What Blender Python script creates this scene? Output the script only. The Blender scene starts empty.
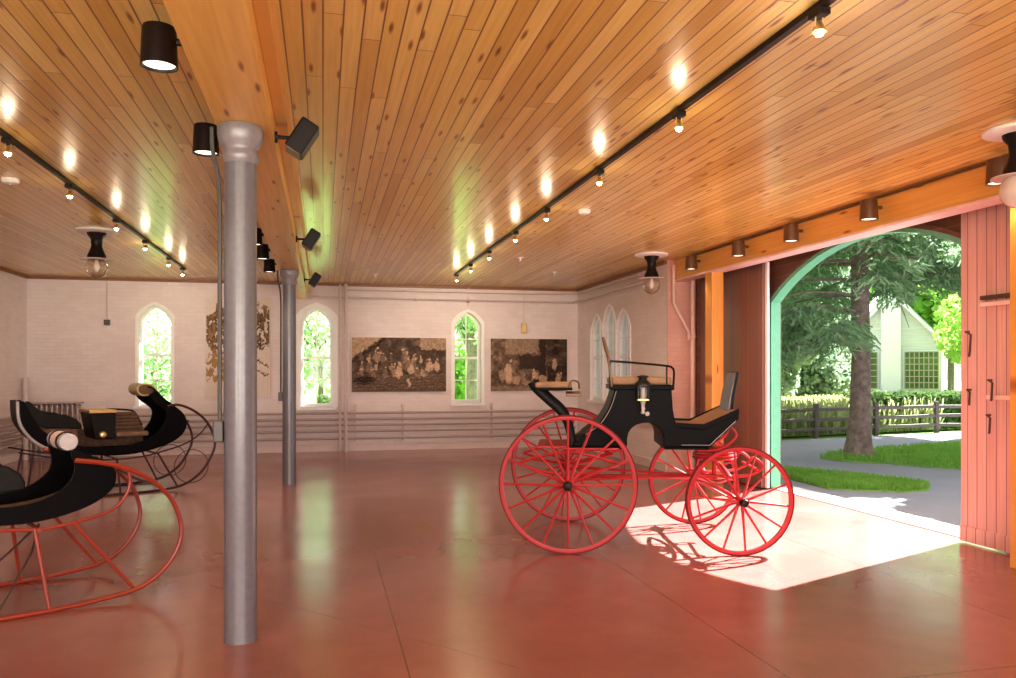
import bpy, math, random
import numpy as np
from mathutils import Vector, Matrix

random.seed(7)
rng = np.random.default_rng(7)
PI = math.pi
SC = bpy.context.scene
COL = SC.collection

# ------------------------------------------------------------------ camera, world, sun, exposure
F = 800.0                                   # focal length in pixels of a 1016 px wide frame
TH = math.atan(185.0 / F)                   # camera turned right of the room's long axis
cam_d = bpy.data.cameras.new('camera')
cam_d.sensor_fit = 'HORIZONTAL'
cam_d.sensor_width = 36.0
cam_d.lens = 36.0 * F / 1016.0
cam_d.shift_y = 33.0 / 1016.0
cam_d.clip_start = 0.05
cam_d.clip_end = 500
cam = bpy.data.objects.new('camera', cam_d)
COL.objects.link(cam)
cam.location = (0, 0, 1.55)
cam.rotation_euler = (PI / 2, 0, -TH)
SC.camera = cam

SC.view_settings.view_transform = 'Standard'
SC.view_settings.look = 'None'
SC.view_settings.exposure = 0.0
SC.view_settings.gamma = 1.0
SC.view_settings.use_curve_mapping = False
try:
    SC.cycles.use_denoising = True
    SC.cycles.max_bounces = 8
    SC.cycles.diffuse_bounces = 5
    SC.cycles.transparent_max_bounces = 16
    SC.cycles.sample_clamp_indirect = 6.0
    SC.cycles.caustics_reflective = False
    SC.cycles.caustics_refractive = False
except Exception:
    pass

SUN_DIR = Vector((-1.0, -0.42, -0.96)).normalized()
world = bpy.data.worlds.new('sky'); SC.world = world; world.use_nodes = True
wn = world.node_tree.nodes; wl = world.node_tree.links
sky = wn.new('ShaderNodeTexSky'); sky.sky_type = 'NISHITA'; sky.sun_disc = False
sky.sun_elevation = math.radians(41.5)
sky.sun_rotation = math.atan2(1.0, 0.42)
sky.air_density = 1.0; sky.dust_density = 2.5
mixw = wn.new('ShaderNodeMixRGB'); mixw.blend_type = 'MIX'; mixw.inputs[0].default_value = 0.45
mixw.inputs[2].default_value = (9.0, 9.0, 8.6, 1)
wl.new(sky.outputs[0], mixw.inputs[1])
wl.new(mixw.outputs[0], wn['Background'].inputs[0])
wn['Background'].inputs[1].default_value = 0.30

sun_d = bpy.data.lights.new('sun', 'SUN'); sun_d.energy = 56.0; sun_d.angle = math.radians(0.6)
sun_d.color = (1.0, 0.96, 0.93)
sun = bpy.data.objects.new('sun', sun_d); COL.objects.link(sun)
sun.rotation_euler = SUN_DIR.to_track_quat('-Z', 'Y').to_euler()

# added fill lights in three made-up windows of the front wall, behind the camera
FILL = []
for i, (x0, x1) in enumerate(((-4.6, -2.2), (-1.4, 1.4), (2.2, 4.6))):
    a = bpy.data.lights.new('window_daylight', 'AREA'); a.shape = 'RECTANGLE'
    a.size = x1 - x0; a.size_y = 1.9; a.energy = 320.0 if i != 1 else 370.0
    a.color = (1.0, 0.88, 0.80)
    o = bpy.data.objects.new('window_daylight', a); COL.objects.link(o)
    o.location = ((x0 + x1) / 2, -3.14, 1.75)
    o.rotation_euler = (math.radians(116), 0, 0)        # faces +y, slightly upward, so the fill reaches the ceiling
    FILL.append(o)

# ------------------------------------------------------------------ materials
MATS = {}

class NT:
    """small helper round a material's node tree"""
    def __init__(s, name):
        s.m = bpy.data.materials.new(name); s.m.use_nodes = True
        s.t = s.m.node_tree; s.n = s.t.nodes; s.l = s.t.links
        s.b = s.n['Principled BSDF']; s.out = s.n['Material Output']
    def node(s, typ, **kw):
        n = s.n.new(typ)
        for k, v in kw.items():
            setattr(n, k, v)
        return n
    def put(s, sock, v):
        if isinstance(v, bpy.types.NodeSocket):
            s.l.new(v, sock)
        elif isinstance(v, (tuple, list)) and len(v) == 3 and sock.type == 'RGBA':
            sock.default_value = (*v, 1)
        else:
            sock.default_value = v
    def math(s, op, a, b=0.0, c=0.0):
        n = s.node('ShaderNodeMath', operation=op)
        s.put(n.inputs[0], a); s.put(n.inputs[1], b); s.put(n.inputs[2], c)
        return n.outputs[0]
    def mix(s, f, a, b, blend='MIX'):
        n = s.node('ShaderNodeMixRGB', blend_type=blend)
        s.put(n.inputs[0], f); s.put(n.inputs[1], a); s.put(n.inputs[2], b)
        return n.outputs[0]
    def coord(s, out='Object'):
        return s.node('ShaderNodeTexCoord').outputs[out]
    def sep(s, v):
        n = s.node('ShaderNodeSeparateXYZ'); s.l.new(v, n.inputs[0]); return n.outputs
    def comb(s, x, y, z):
        n = s.node('ShaderNodeCombineXYZ')
        s.put(n.inputs[0], x); s.put(n.inputs[1], y); s.put(n.inputs[2], z); return n.outputs[0]
    def noise(s, vec, scale=5, detail=3, rough=0.5, out=0):
        n = s.node('ShaderNodeTexNoise'); n.inputs['Scale'].default_value = scale
        n.inputs['Detail'].default_value = detail; n.inputs['Roughness'].default_value = rough
        s.l.new(vec, n.inputs['Vector']); return n.outputs[out]
    def ramp(s, f, stops):
        n = s.node('ShaderNodeValToRGB'); e = n.color_ramp.elements
        while len(e) < len(stops): e.new(0.5)
        for el, (p, c) in zip(e, stops):
            el.position = p; el.color = (*c, 1) if len(c) == 3 else c
        s.l.new(f, n.inputs[0]); return n.outputs[0]
    def bump(s, h, strength=0.3, dist=0.01):
        n = s.node('ShaderNodeBump'); n.inputs['Strength'].default_value = strength
        n.inputs['Distance'].default_value = dist; s.l.new(h, n.inputs['Height'])
        s.l.new(n.outputs[0], s.b.inputs['Normal']); return n
    def done(s, color=None, rough=None, metal=None, coat=None, spec=None):
        if color is not None: s.put(s.b.inputs['Base Color'], color)
        if rough is not None: s.put(s.b.inputs['Roughness'], rough)
        if metal is not None: s.put(s.b.inputs['Metallic'], metal)
        if coat is not None:
            s.b.inputs['Coat Weight'].default_value = coat; s.b.inputs['Coat Roughness'].default_value = 0.12
        if spec is not None: s.b.inputs['Specular IOR Level'].default_value = spec
        return s.m

def simple(name, c, rough=0.5, metal=0.0, var=0.12, scale=14.0, coat=None, bump=0.0, spec=None):
    t = NT(name); v = t.coord()
    n = t.noise(v, scale, 4, 0.6)
    dark = tuple(x * (1 - var) for x in c); lite = tuple(min(1, x * (1 + var)) for x in c)
    col = t.ramp(n, [(0.3, dark), (0.7, lite)])
    if bump: t.bump(t.noise(v, scale * 6, 3), bump, 0.004)
    MATS[name] = t.done(col, rough, metal, coat, spec)
    return MATS[name]

def emit(name, c, s):
    t = NT(name); t.b.inputs['Emission Color'].default_value = (*c, 1)
    t.b.inputs['Emission Strength'].default_value = s
    t.b.inputs['Base Color'].default_value = (*c, 1)
    MATS[name] = t.m; return t.m

def boards(name, axis, cross, width, tones, rough, groove=0.03, coat=0.0, knots=True, length=3.2, gap=(0.22, 0.09, 0.03), spec=None, gapw=0.045):
    """planks running along `axis`, side by side along `cross`"""
    t = NT(name); v = t.coord(); s = t.sep(v)
    a, c = s[axis], s[cross]
    u = t.math('DIVIDE', c, width); idx = t.math('FLOOR', u); fr = t.math('FRACT', u)
    w1 = t.node('ShaderNodeTexWhiteNoise', noise_dimensions='1D'); t.l.new(idx, w1.inputs['W'])
    off = t.math('MULTIPLY', w1.outputs['Value'], 9.7)
    la = t.math('DIVIDE', t.math('ADD', a, off), length)
    li = t.math('FLOOR', la); lf = t.math('FRACT', la)
    w2 = t.node('ShaderNodeTexWhiteNoise', noise_dimensions='2D'); t.l.new(t.comb(idx, li, 0.0), w2.inputs['Vector'])
    tone = t.ramp(w2.outputs['Value'], tones)
    gv = t.comb(t.math('ADD', t.math('MULTIPLY', a, 0.9), off), t.math('MULTIPLY', c, 26.0), t.math('MULTIPLY', idx, 3.3))
    grain = t.noise(gv, 1.6, 5, 0.6)
    col = t.mix(0.5, tone, t.ramp(grain, [(0.30, (0.70, 0.56, 0.42)), (0.62, (1, 1, 1))]), 'MULTIPLY')
    if knots:
        kv = t.comb(t.math('ADD', t.math('MULTIPLY', a, 1.0), t.math('MULTIPLY', off, 3.1)), t.math('MULTIPLY', c, 5.5), 0.0)
        vo = t.node('ShaderNodeTexVoronoi', voronoi_dimensions='2D'); vo.inputs['Scale'].default_value = 1.0
        t.l.new(kv, vo.inputs['Vector'])
        k = t.ramp(vo.outputs['Distance'], [(0.03, (0.22, 0.09, 0.03)), (0.055, (0.62, 0.38, 0.2)), (0.09, (1, 1, 1))])
        col = t.mix(0.9, col, k, 'MULTIPLY')
    d = t.math('MINIMUM', fr, t.math('SUBTRACT', 1.0, fr))
    g = t.math('LESS_THAN', d, gapw)
    e = t.math('LESS_THAN', t.math('MULTIPLY', lf, length), 0.006)
    g = t.math('MAXIMUM', g, e)
    col = t.mix(g, col, gap)
    t.b.inputs['Coat Weight'].default_value = coat; t.b.inputs['Coat Roughness'].default_value = 0.14
    gs = t.math('SMOOTH_MIN', d, 0.09, 0.05)
    hh = t.math('ADD', t.math('MULTIPLY', gs, 6.0), t.math('MULTIPLY', grain, 0.10))
    hh = t.math('ADD', hh, t.math('MULTIPLY', w2.outputs['Value'], 0.10))
    t.bump(hh, 0.35, 0.004)
    MATS[name] = t.done(col, rough, spec=spec); return t.m

def brick(name, plane, c, c2, rough=0.55, bumpy=0.5):
    """painted brickwork; plane says which two object axes carry the courses"""
    t = NT(name); v = t.coord(); s = t.sep(v)
    vec = t.comb(s[plane[0]], s[2], 0.0)
    b = t.node('ShaderNodeTexBrick'); t.l.new(vec, b.inputs['Vector'])
    b.inputs['Scale'].default_value = 1.0; b.inputs['Brick Width'].default_value = 0.21
    b.inputs['Row Height'].default_value = 0.072; b.inputs['Mortar Size'].default_value = 0.005
    b.inputs['Mortar Smooth'].default_value = 0.6
    b.inputs['Color1'].default_value = (1, 1, 1, 1); b.inputs['Color2'].default_value = (0.93, 0.93, 0.93, 1)
    b.inputs['Mortar'].default_value = (0.90, 0.88, 0.87, 1)
    n = t.noise(v, 1.3, 5, 0.6)
    base = t.ramp(n, [(0.3, c2), (0.7, c)])
    col = t.mix(1.0, base, b.outputs['Color'], 'MULTIPLY')
    inv = t.math('SUBTRACT', 1.0, b.outputs['Fac'])
    h = t.math('ADD', inv, t.math('MULTIPLY', t.noise(v, 40, 3), 0.35))
    t.bump(h, bumpy, 0.006)
    MATS[name] = t.done(col, rough); return t.m

brick('brick_x', (0,), (0.80, 0.72, 0.73), (0.73, 0.63, 0.63))
brick('brick_y', (1,), (0.80, 0.72, 0.73), (0.73, 0.63, 0.63))
TONE = [(0.0, (0.64, 0.37, 0.075)), (0.35, (0.80, 0.52, 0.13)), (0.75, (0.90, 0.65, 0.21)), (1.0, (0.72, 0.42, 0.085))]
brick('brick_pink', (0,), (0.74, 0.44, 0.37), (0.66, 0.37, 0.31))
simple('pipe_grey', (0.40, 0.31, 0.30), 0.4, var=0.08)  # heating pipe colour, darkened to stand in for shadow lines under the pipes
boards('ceiling_boards', 1, 0, 0.098, TONE, 0.30, coat=0.35, spec=0.5)
TONEB = [(0.0, (0.82, 0.47, 0.10)), (1.0, (0.86, 0.52, 0.13))]
boards('beam_wood', 1, 0, 0.9, TONEB, 0.38, coat=0.2, length=30)
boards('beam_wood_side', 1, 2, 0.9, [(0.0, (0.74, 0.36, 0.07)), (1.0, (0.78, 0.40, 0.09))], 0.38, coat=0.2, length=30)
boards('post_wood', 2, 0, 0.7, [(0.0, (0.74, 0.33, 0.06)), (1.0, (0.80, 0.37, 0.07))], 0.4, coat=0.1, length=30)
boards('door_boards', 2, 1, 0.105, [(0.0, (0.66, 0.38, 0.35)), (1.0, (0.72, 0.42, 0.39))], 0.5, knots=False, length=30, gap=(0.25, 0.08, 0.07), gapw=0.04)
boards('door_boards_dark', 2, 1, 0.105, [(0.0, (0.17, 0.075, 0.06)), (1.0, (0.22, 0.10, 0.08))], 0.30, knots=False, length=30, gap=(0.12, 0.04, 0.03), gapw=0.04)
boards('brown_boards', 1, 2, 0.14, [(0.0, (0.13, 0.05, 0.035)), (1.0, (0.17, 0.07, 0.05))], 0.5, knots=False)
boards('siding', 0, 2, 0.16, [(0.0, (0.60, 0.64, 0.76)), (1.0, (0.64, 0.68, 0.80))], 0.6, knots=False, length=30, gap=(0.5, 0.52, 0.56))

def floor_mat():
    t = NT('floor_paint'); v = t.coord(); s = t.sep(v)
    n1 = t.noise(v, 0.7, 6, 0.62); n2 = t.noise(v, 5.0, 5, 0.65); n3 = t.noise(v, 30, 3, 0.6)
    col = t.ramp(n1, [(0.30, (0.235, 0.083, 0.074)), (0.55, (0.285, 0.104, 0.093)), (0.75, (0.335, 0.132, 0.118))])
    col = t.mix(0.45, col, t.ramp(n2, [(0.35, (0.86, 0.82, 0.80)), (0.65, (1, 1, 1))]), 'MULTIPLY')
    wob = t.math('MULTIPLY', t.math('SUBTRACT', t.noise(v, 1.1, 2), 0.5), 0.10)
    lines = None
    for ax, pos in ((0, 0.43), (0, 2.30), (0, 4.2), (0, -2.4), (1, 3.5), (1, 8.9), (1, 13.2)):
        d = t.math('ABSOLUTE', t.math('SUBTRACT', s[ax], pos))
        g = t.math('LESS_THAN', d, 0.0045)
        lines = g if lines is None else t.math('MAXIMUM', lines, g)
    # one diagonal hairline crack
    d = t.math('ABSOLUTE', t.math('SUBTRACT', t.math('ADD', t.math('ADD', s[0], t.math('MULTIPLY', s[1], 0.86)), wob), 4.5))
    seg = t.math('MULTIPLY', t.math('LESS_THAN', d, 0.004), t.math('LESS_THAN', t.math('ABSOLUTE', t.math('SUBTRACT', s[0], 0.1)), 0.9))
    lines = t.math('MAXIMUM', lines, seg)
    col = t.mix(t.math('MULTIPLY', lines, 0.75), col, (0.10, 0.03, 0.025))
    r = t.ramp(t.noise(v, 1.2, 2, 0.5), [(0.3, (0.17,) * 3), (0.7, (0.25,) * 3)])
    hgt = t.math('ADD', t.math('MULTIPLY', t.noise(v, 2.2, 1), 1.0), t.math('MULTIPLY', lines, -0.6))
    t.bump(hgt, 0.05, 0.008)
    MATS['floor'] = t.done(col, r, spec=0.75); return t.m
floor_mat()

simple('white_paint', (0.90, 0.89, 0.91), 0.4, var=0.03)
simple('pipe_white', (0.62, 0.50, 0.49), 0.4, var=0.06)
simple('pink_paint', (0.80, 0.56, 0.50), 0.45, var=0.06)
simple('green_paint', (0.14, 0.46, 0.28), 0.4, var=0.06)
simple('grey_metal', (0.125, 0.12, 0.145), 0.30, 0.0, var=0.10, scale=30, coat=0.15, bump=0.12)
simple('grey_capital', (0.22, 0.20, 0.22), 0.38, 0.2, var=0.12, scale=25, bump=0.15)
simple('black_metal', (0.010, 0.006, 0.006), 0.4, 0.0, spec=0.15)
simple('dark_brown_metal', (0.12, 0.055, 0.025), 0.4, 0.3)
simple('lacquer_black', (0.003, 0.0025, 0.003), 0.38, 0.0, spec=0.04)
simple('leather_black', (0.006, 0.005, 0.005), 0.45, bump=0.3, spec=0.12)
simple('leather_grey', (0.09, 0.085, 0.11), 0.35, bump=0.2)
simple('carriage_red', (0.40, 0.018, 0.022), 0.4, spec=0.3, var=0.10)
simple('tyre_red', (0.14, 0.008, 0.012), 0.5, spec=0.15)
simple('sleigh_red', (0.24, 0.022, 0.008), 0.4)
simple('sleigh_maroon', (0.035, 0.008, 0.010), 0.4, spec=0.3)
simple('cushion_tan', (0.30, 0.17, 0.09), 0.75, var=0.2, bump=0.3)
simple('cushion_cord', (0.17, 0.09, 0.055), 0.8, var=0.25, bump=0.4)
simple('mat_brown', (0.24, 0.12, 0.06), 0.6, var=0.3, scale=20, bump=0.3)
simple('carpet_brown', (0.16, 0.08, 0.05), 0.85, var=0.4, scale=18, bump=0.4)
simple('pale_trim', (0.46, 0.42, 0.43), 0.35, 0.1)
simple('brass', (0.72, 0.48, 0.20), 0.3, 0.85)
simple('old_gold', (0.50, 0.40, 0.18), 0.3, 0.5, var=0.3)
simple('iron', (0.10, 0.055, 0.045), 0.55, 0.5)
simple('radiator_paint', (0.42, 0.33, 0.31), 0.45, 0.2)
simple('box_grey', (0.07, 0.065, 0.065), 0.5, 0.2)
simple('concrete', (0.62, 0.55, 0.50), 0.8, var=0.15, scale=20, bump=0.3)
simple('trim_brown', (0.22, 0.085, 0.035), 0.5)
simple('canvas', (0.80, 0.72, 0.68), 0.7, var=0.05)
simple('white_plastic', (0.85, 0.80, 0.76), 0.4, var=0.02)
simple('bark', (0.20, 0.15, 0.135), 0.9, var=0.45, scale=9, bump=0.9)
simple('fence_wood', (0.10, 0.08, 0.065), 0.85, var=0.3, scale=18, bump=0.5)
simple('house_white', (0.70, 0.73, 0.84), 0.6, var=0.03)
simple('roof_grey', (0.42, 0.44, 0.50), 0.7, var=0.15)
simple('lattice', (0.42, 0.38, 0.34), 0.7)
simple('terracotta_pot', (0.10, 0.11, 0.13), 0.6)
emit('bulb', (1.0, 0.80, 0.50), 60.0)
emit('bulb_soft', (1.0, 0.90, 0.68), 3.0)

def gravel():
    t = NT('gravel'); v = t.coord()
    n = t.noise(v, 60, 4, 0.7); n2 = t.noise(v, 1.2, 4)
    c = t.ramp(n, [(0.3, (0.19, 0.19, 0.225)), (0.7, (0.38, 0.38, 0.44))])
    c = t.mix(0.3, c, t.ramp(n2, [(0.35, (0.7, 0.68, 0.68)), (0.65, (1, 1, 1))]), 'MULTIPLY')
    t.bump(n, 0.5, 0.02); MATS['gravel'] = t.done(c, 0.95)
gravel()
def grassmat(name, a, b):
    t = NT(name); v = t.coord(); n = t.noise(v, 14, 5, 0.7); n2 = t.noise(v, 0.8, 3)
    c = t.ramp(n, [(0.3, a), (0.7, b)])
    c = t.mix(0.4, c, t.ramp(n2, [(0.4, (0.75, 0.75, 0.6)), (0.6, (1, 1, 1))]), 'MULTIPLY')
    t.bump(n, 0.5, 0.03); MATS[name] = t.done(c, 0.9)
grassmat('lawn', (0.13, 0.31, 0.045), (0.24, 0.44, 0.09))
grassmat('meadow', (0.26, 0.29, 0.10), (0.42, 0.44, 0.20))

def leaf(name, a, b, scale=1.5, trans=0.35):
    t = NT(name); v = t.coord(); n = t.noise(v, scale, 4, 0.7)
    w = t.noise(v, 9, 2)
    c = t.ramp(n, [(0.3, a), (0.7, b)])
    c = t.mix(0.35, c, t.ramp(w, [(0.35, (0.55, 0.6, 0.5)), (0.65, (1, 1, 1))]), 'MULTIPLY')
    d = t.node('ShaderNodeBsdfDiffuse'); tr = t.node('ShaderNodeBsdfTranslucent'); m = t.node('ShaderNodeMixShader')
    t.l.new(c, d.inputs[0]); t.l.new(c, tr.inputs[0]); m.inputs[0].default_value = trans
    t.l.new(d.outputs[0], m.inputs[1]); t.l.new(tr.outputs[0], m.inputs[2]); t.l.new(m.outputs[0], t.out.inputs[0])
    MATS[name] = t.m
leaf('needles', (0.15, 0.27, 0.14), (0.32, 0.48, 0.27), 1.2, 0.4)
leaf('leaf_mid', (0.14, 0.28, 0.08), (0.34, 0.52, 0.16), 0.8, 0.4)
leaf('leaf_grey', (0.15, 0.24, 0.15), (0.32, 0.42, 0.29), 0.6, 0.4)
leaf('leaf_bright', (0.24, 0.48, 0.09), (0.46, 0.70, 0.18), 0.9, 0.45)
leaf('leaf_yellow', (0.30, 0.36, 0.14), (0.52, 0.56, 0.28), 0.9, 0.4)
leaf('leaf_pale', (0.34, 0.50, 0.26), (0.62, 0.76, 0.50), 1.0, 0.4)
leaf('hedge_leaf', (0.07, 0.13, 0.05), (0.17, 0.27, 0.09), 1.2, 0.25)
leaf('grass_blade', (0.18, 0.42, 0.06), (0.32, 0.56, 0.12), 2.0, 0.4)

def glass_pane():
    t = NT('pane_glass')
    tr = t.node('ShaderNodeBsdfTransparent'); gl = t.node('ShaderNodeBsdfGlossy'); gl.inputs['Roughness'].default_value = 0.02
    fr = t.node('ShaderNodeFresnel'); fr.inputs[0].default_value = 1.45; m = t.node('ShaderNodeMixShader')
    tr.inputs[0].default_value = (0.95, 0.98, 0.97, 1)
    t.l.new(t.math('MULTIPLY', fr.outputs[0], 0.3), m.inputs[0]); t.l.new(tr.outputs[0], m.inputs[1]); t.l.new(gl.outputs[0], m.inputs[2])
    t.l.new(m.outputs[0], t.out.inputs[0]); MATS['glass'] = t.m
    t = NT('globe_glass')
    tr = t.node('ShaderNodeBsdfTransparent'); gl = t.node('ShaderNodeBsdfGlossy'); gl.inputs['Roughness'].default_value = 0.05
    lw = t.node('ShaderNodeLayerWeight'); lw.inputs[0].default_value = 0.35; m = t.node('ShaderNodeMixShader')
    tr.inputs[0].default_value = (0.93, 0.88, 0.84, 1)
    t.l.new(lw.outputs[1], m.inputs[0]); t.l.new(tr.outputs[0], m.inputs[1]); t.l.new(gl.outputs[0], m.inputs[2])
    t.l.new(m.outputs[0], t.out.inputs[0]); MATS['globe_glass'] = t.m
    t = NT('milk_glass'); t.b.inputs['Transmission Weight'].default_value = 0.3
    MATS['milk_glass'] = t.done((0.85, 0.66, 0.60), 0.15)
glass_pane()

def vcol_mat():
    t = NT('sepia_print'); a = t.node('ShaderNodeAttribute'); a.attribute_name = 'ink'
    g = t.noise(t.coord(), 45, 3, 0.7)
    c = t.mix(0.25, a.outputs['Color'], t.ramp(g, [(0.35, (0.35, 0.3, 0.27)), (0.65, (1.25, 1.2, 1.15))]), 'MULTIPLY')
    MATS['print'] = t.done(c, 0.6, spec=0.15)
vcol_mat()

# ------------------------------------------------------------------ mesh builder
class MB:
    def __init__(s):
        s.v = []; s.f = []
    def add(s, vs, fs):
        o = len(s.v); s.v += [tuple(p) for p in vs]; s.f += [tuple(i + o for i in f) for f in fs]; return s
    def box(s, a, b):
        x0, y0, z0 = a; x1, y1, z1 = b
        vs = [(x0, y0, z0), (x1, y0, z0), (x1, y1, z0), (x0, y1, z0), (x0, y0, z1), (x1, y0, z1), (x1, y1, z1), (x0, y1, z1)]
        return s.add(vs, [(0, 3, 2, 1), (4, 5, 6, 7), (0, 1, 5, 4), (1, 2, 6, 5), (2, 3, 7, 6), (3, 0, 4, 7)])
    def obox(s, c, size, rot):
        m = Matrix.Translation(c) @ rot.to_matrix().to_4x4() if hasattr(rot, 'to_matrix') else Matrix.Translation(c) @ rot
        hx, hy, hz = [q / 2 for q in size]
        t = MB().box((-hx, -hy, -hz), (hx, hy, hz))
        return s.add([m @ Vector(p) for p in t.v], t.f)
    def cyl(s, p0, p1, r0, r1=None, n=12, cap=True):
        p0 = Vector(p0); p1 = Vector(p1); r1 = r0 if r1 is None else r1
        d = (p1 - p0)
        if d.length < 1e-6: return s
        q = d.to_track_quat('Z', 'Y'); a = q @ Vector((1, 0, 0)); b = q @ Vector((0, 1, 0))
        vs = []
        for P, r in ((p0, r0), (p1, r1)):
            for i in range(n):
                t = 2 * PI * i / n; vs.append(P + a * (r * math.cos(t)) + b * (r * math.sin(t)))
        fs = [(i, (i + 1) % n, n + (i + 1) % n, n + i) for i in range(n)]
        if cap: fs += [tuple(range(n - 1, -1, -1)), tuple(range(n, 2 * n))]
        return s.add(vs, fs)
    def tube(s, pts, r, n=8, closed=False, flat=None):
        """round (or flat=(w,h) elliptical) tube along a path"""
        P = [Vector(p) for p in pts]; m = len(P); vs = []
        up = Vector((0, 0, 1)); prev = None
        for i, p in enumerate(P):
            if closed: t = P[(i + 1) % m] - P[i - 1]
            else: t = P[min(i + 1, m - 1)] - P[max(i - 1, 0)]
            t.normalize()
            if prev is None:
                a = t.cross(up)
                if a.length < 0.05: a = t.cross(Vector((0, 1, 0)))
            else:
                a = prev - t * prev.dot(t)
                if a.length < 1e-4: a = t.cross(up)
            a.normalize(); prev = a; b = t.cross(a)
            rr = r[i] if isinstance(r, (list, tuple)) else r
            ra, rb = (rr, rr) if flat is None else (rr * flat[0], rr * flat[1])
            for k in range(n):
                w = 2 * PI * k / n; vs.append(p + a * (ra * math.cos(w)) + b * (rb * math.sin(w)))
        fs = []
        for i in range(m if closed else m - 1):
            j = (i + 1) % m
            for k in range(n):
                l = (k + 1) % n; fs.append((i * n + k, i * n + l, j * n + l, j * n + k))
        if not closed: fs += [tuple(range(n - 1, -1, -1)), tuple(range((m - 1) * n, m * n))]
        return s.add(vs, fs)
    def lathe(s, prof, c=(0, 0, 0), axis=(0, 0, 1), n=24):
        """prof: list of (radius, height) along axis from c"""
        c = Vector(c); q = Vector(axis).to_track_quat('Z', 'Y'); a = q @ Vector((1, 0, 0)); b = q @ Vector((0, 1, 0)); z = q @ Vector((0, 0, 1))
        vs = []
        for r, h in prof:
            for k in range(n):
                w = 2 * PI * k / n; vs.append(c + z * h + a * (r * math.cos(w)) + b * (r * math.sin(w)))
        fs = []
        for i in range(len(prof) - 1):
            for k in range(n):
                l = (k + 1) % n; fs.append((i * n + k, i * n + l, (i + 1) * n + l, (i + 1) * n + k))
        if prof[0][0] > 1e-5: fs.append(tuple(range(n - 1, -1, -1)))
        if prof[-1][0] > 1e-5: fs.append(tuple(range((len(prof) - 1) * n, len(prof) * n)))
        return s.add(vs, fs)
    def prism(s, poly, d0, d1, f):
        """poly of 2-d points, f(a, b, d) -> 3-d point"""
        n = len(poly); vs = [f(a, b, d0) for a, b in poly] + [f(a, b, d1) for a, b in poly]
        fs = [tuple(range(n)), tuple(range(2 * n - 1, n - 1, -1))]
        fs += [(i, n + i, n + (i + 1) % n, (i + 1) % n) for i in range(n)]
        return s.add(vs, fs)
    def sheet(s, path, d0, d1, th, f):
        """a bent board: path of 2-d points swept from d0 to d1, thickness th to its left"""
        n = len(path); off = []
        for i in range(n):
            a = path[max(i - 1, 0)]; b = path[min(i + 1, n - 1)]
            tx, ty = b[0] - a[0], b[1] - a[1]; L = math.hypot(tx, ty) or 1
            off.append((path[i][0] - ty / L * th, path[i][1] + tx / L * th))
        return s.prism(list(path) + off[::-1], d0, d1, f) if n < 3 else s._strip(path, off, d0, d1, f)
    def _strip(s, p, q, d0, d1, f):
        n = len(p); vs = []
        for i in range(n):
            vs += [f(*p[i], d0), f(*p[i], d1), f(*q[i], d1), f(*q[i], d0)]
        fs = []
        for i in range(n - 1):
            a, b = 4 * i, 4 * i + 4
            for k in range(4):
                l = (k + 1) % 4; fs.append((a + k, b + k, b + l, a + l))
        fs += [(3, 2, 1, 0), (4 * n - 4, 4 * n - 3, 4 * n - 2, 4 * n - 1)]
        return s.add(vs, fs)
    def build(s, name, mat, parent=None, smooth=False, bevel=0.0, seg=2):
        me = bpy.data.meshes.new(name); me.from_pydata([tuple(p) for p in s.v], [], s.f)
        me.materials.append(MATS[mat] if isinstance(mat, str) else mat)
        import bmesh
        b = bmesh.new(); b.from_mesh(me); bmesh.ops.recalc_face_normals(b, faces=b.faces); b.to_mesh(me); b.free()
        o = bpy.data.objects.new(name, me); COL.objects.link(o)
        if parent is not None: o.parent = parent
        if smooth:
            for p in me.polygons: p.use_smooth = True
            me.set_sharp_from_angle(angle=math.radians(38))
        if bevel:
            m = o.modifiers.new('bevel', 'BEVEL'); m.width = bevel; m.segments = seg; m.limit_method = 'ANGLE'
        return o

def tag(o, label=None, cat=None, group=None, kind=None):
    if label: o['label'] = label
    if cat: o['category'] = cat
    if group: o['group'] = group
    if kind: o['kind'] = kind
    return o
def thing(name, label, cat, loc=(0, 0, 0), rz=0.0, group=None):
    o = bpy.data.objects.new(name, None); o.empty_display_size = 0.1; COL.objects.link(o)
    o.location = loc; o.rotation_euler = (0, 0, rz)
    return tag(o, label, cat, group)
def struct(name, mb, mat, **kw):
    return tag(mb.build(name, mat, **kw), kind='structure')
def dup(root, loc, rz=None, label=None):
    def cp(o, par):
        c = o.copy(); COL.objects.link(c); c.parent = par
        for ch in list(o.children): cp(ch, c)
        return c
    r = cp(root, None); r.location = loc
    if rz is not None: r.rotation_euler = (0, 0, rz)
    if label: r['label'] = label
    return r
def smooth_path(pts, k=6):
    """Catmull-Rom through points of any dimension"""
    P = [Vector(p) if len(p) == 3 else Vector((p[0], p[1], 0)) for p in pts]; out = []
    for i in range(len(P) - 1):
        a = P[max(i - 1, 0)]; b = P[i]; c = P[i + 1]; d = P[min(i + 2, len(P) - 1)]
        for j in range(k):
            t = j / k
            out.append(0.5 * ((2 * b) + (c - a) * t + (2 * a - 5 * b + 4 * c - d) * t * t + (3 * b - a - 3 * c + d) * t ** 3))
    out.append(P[-1])
    return [tuple(p) if len(pts[0]) == 3 else (p[0], p[1]) for p in out]

# ------------------------------------------------------------------ room shell
HC = 3.28; XL = -5.2; XR = 5.2; YB = 16.0; YF = -3.0; XD = 5.85; YN = 11.54
fl = MB().box((XL - 0.35, YF - 0.35, -0.15), (XD, YB + 0.35, 0))
struct('floor', fl, 'floor')
struct('ceiling', MB().box((XL - 0.35, YF - 0.35, HC), (XD + 0.35, YB + 0.35, HC + 0.15)), 'ceiling_boards')

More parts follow.
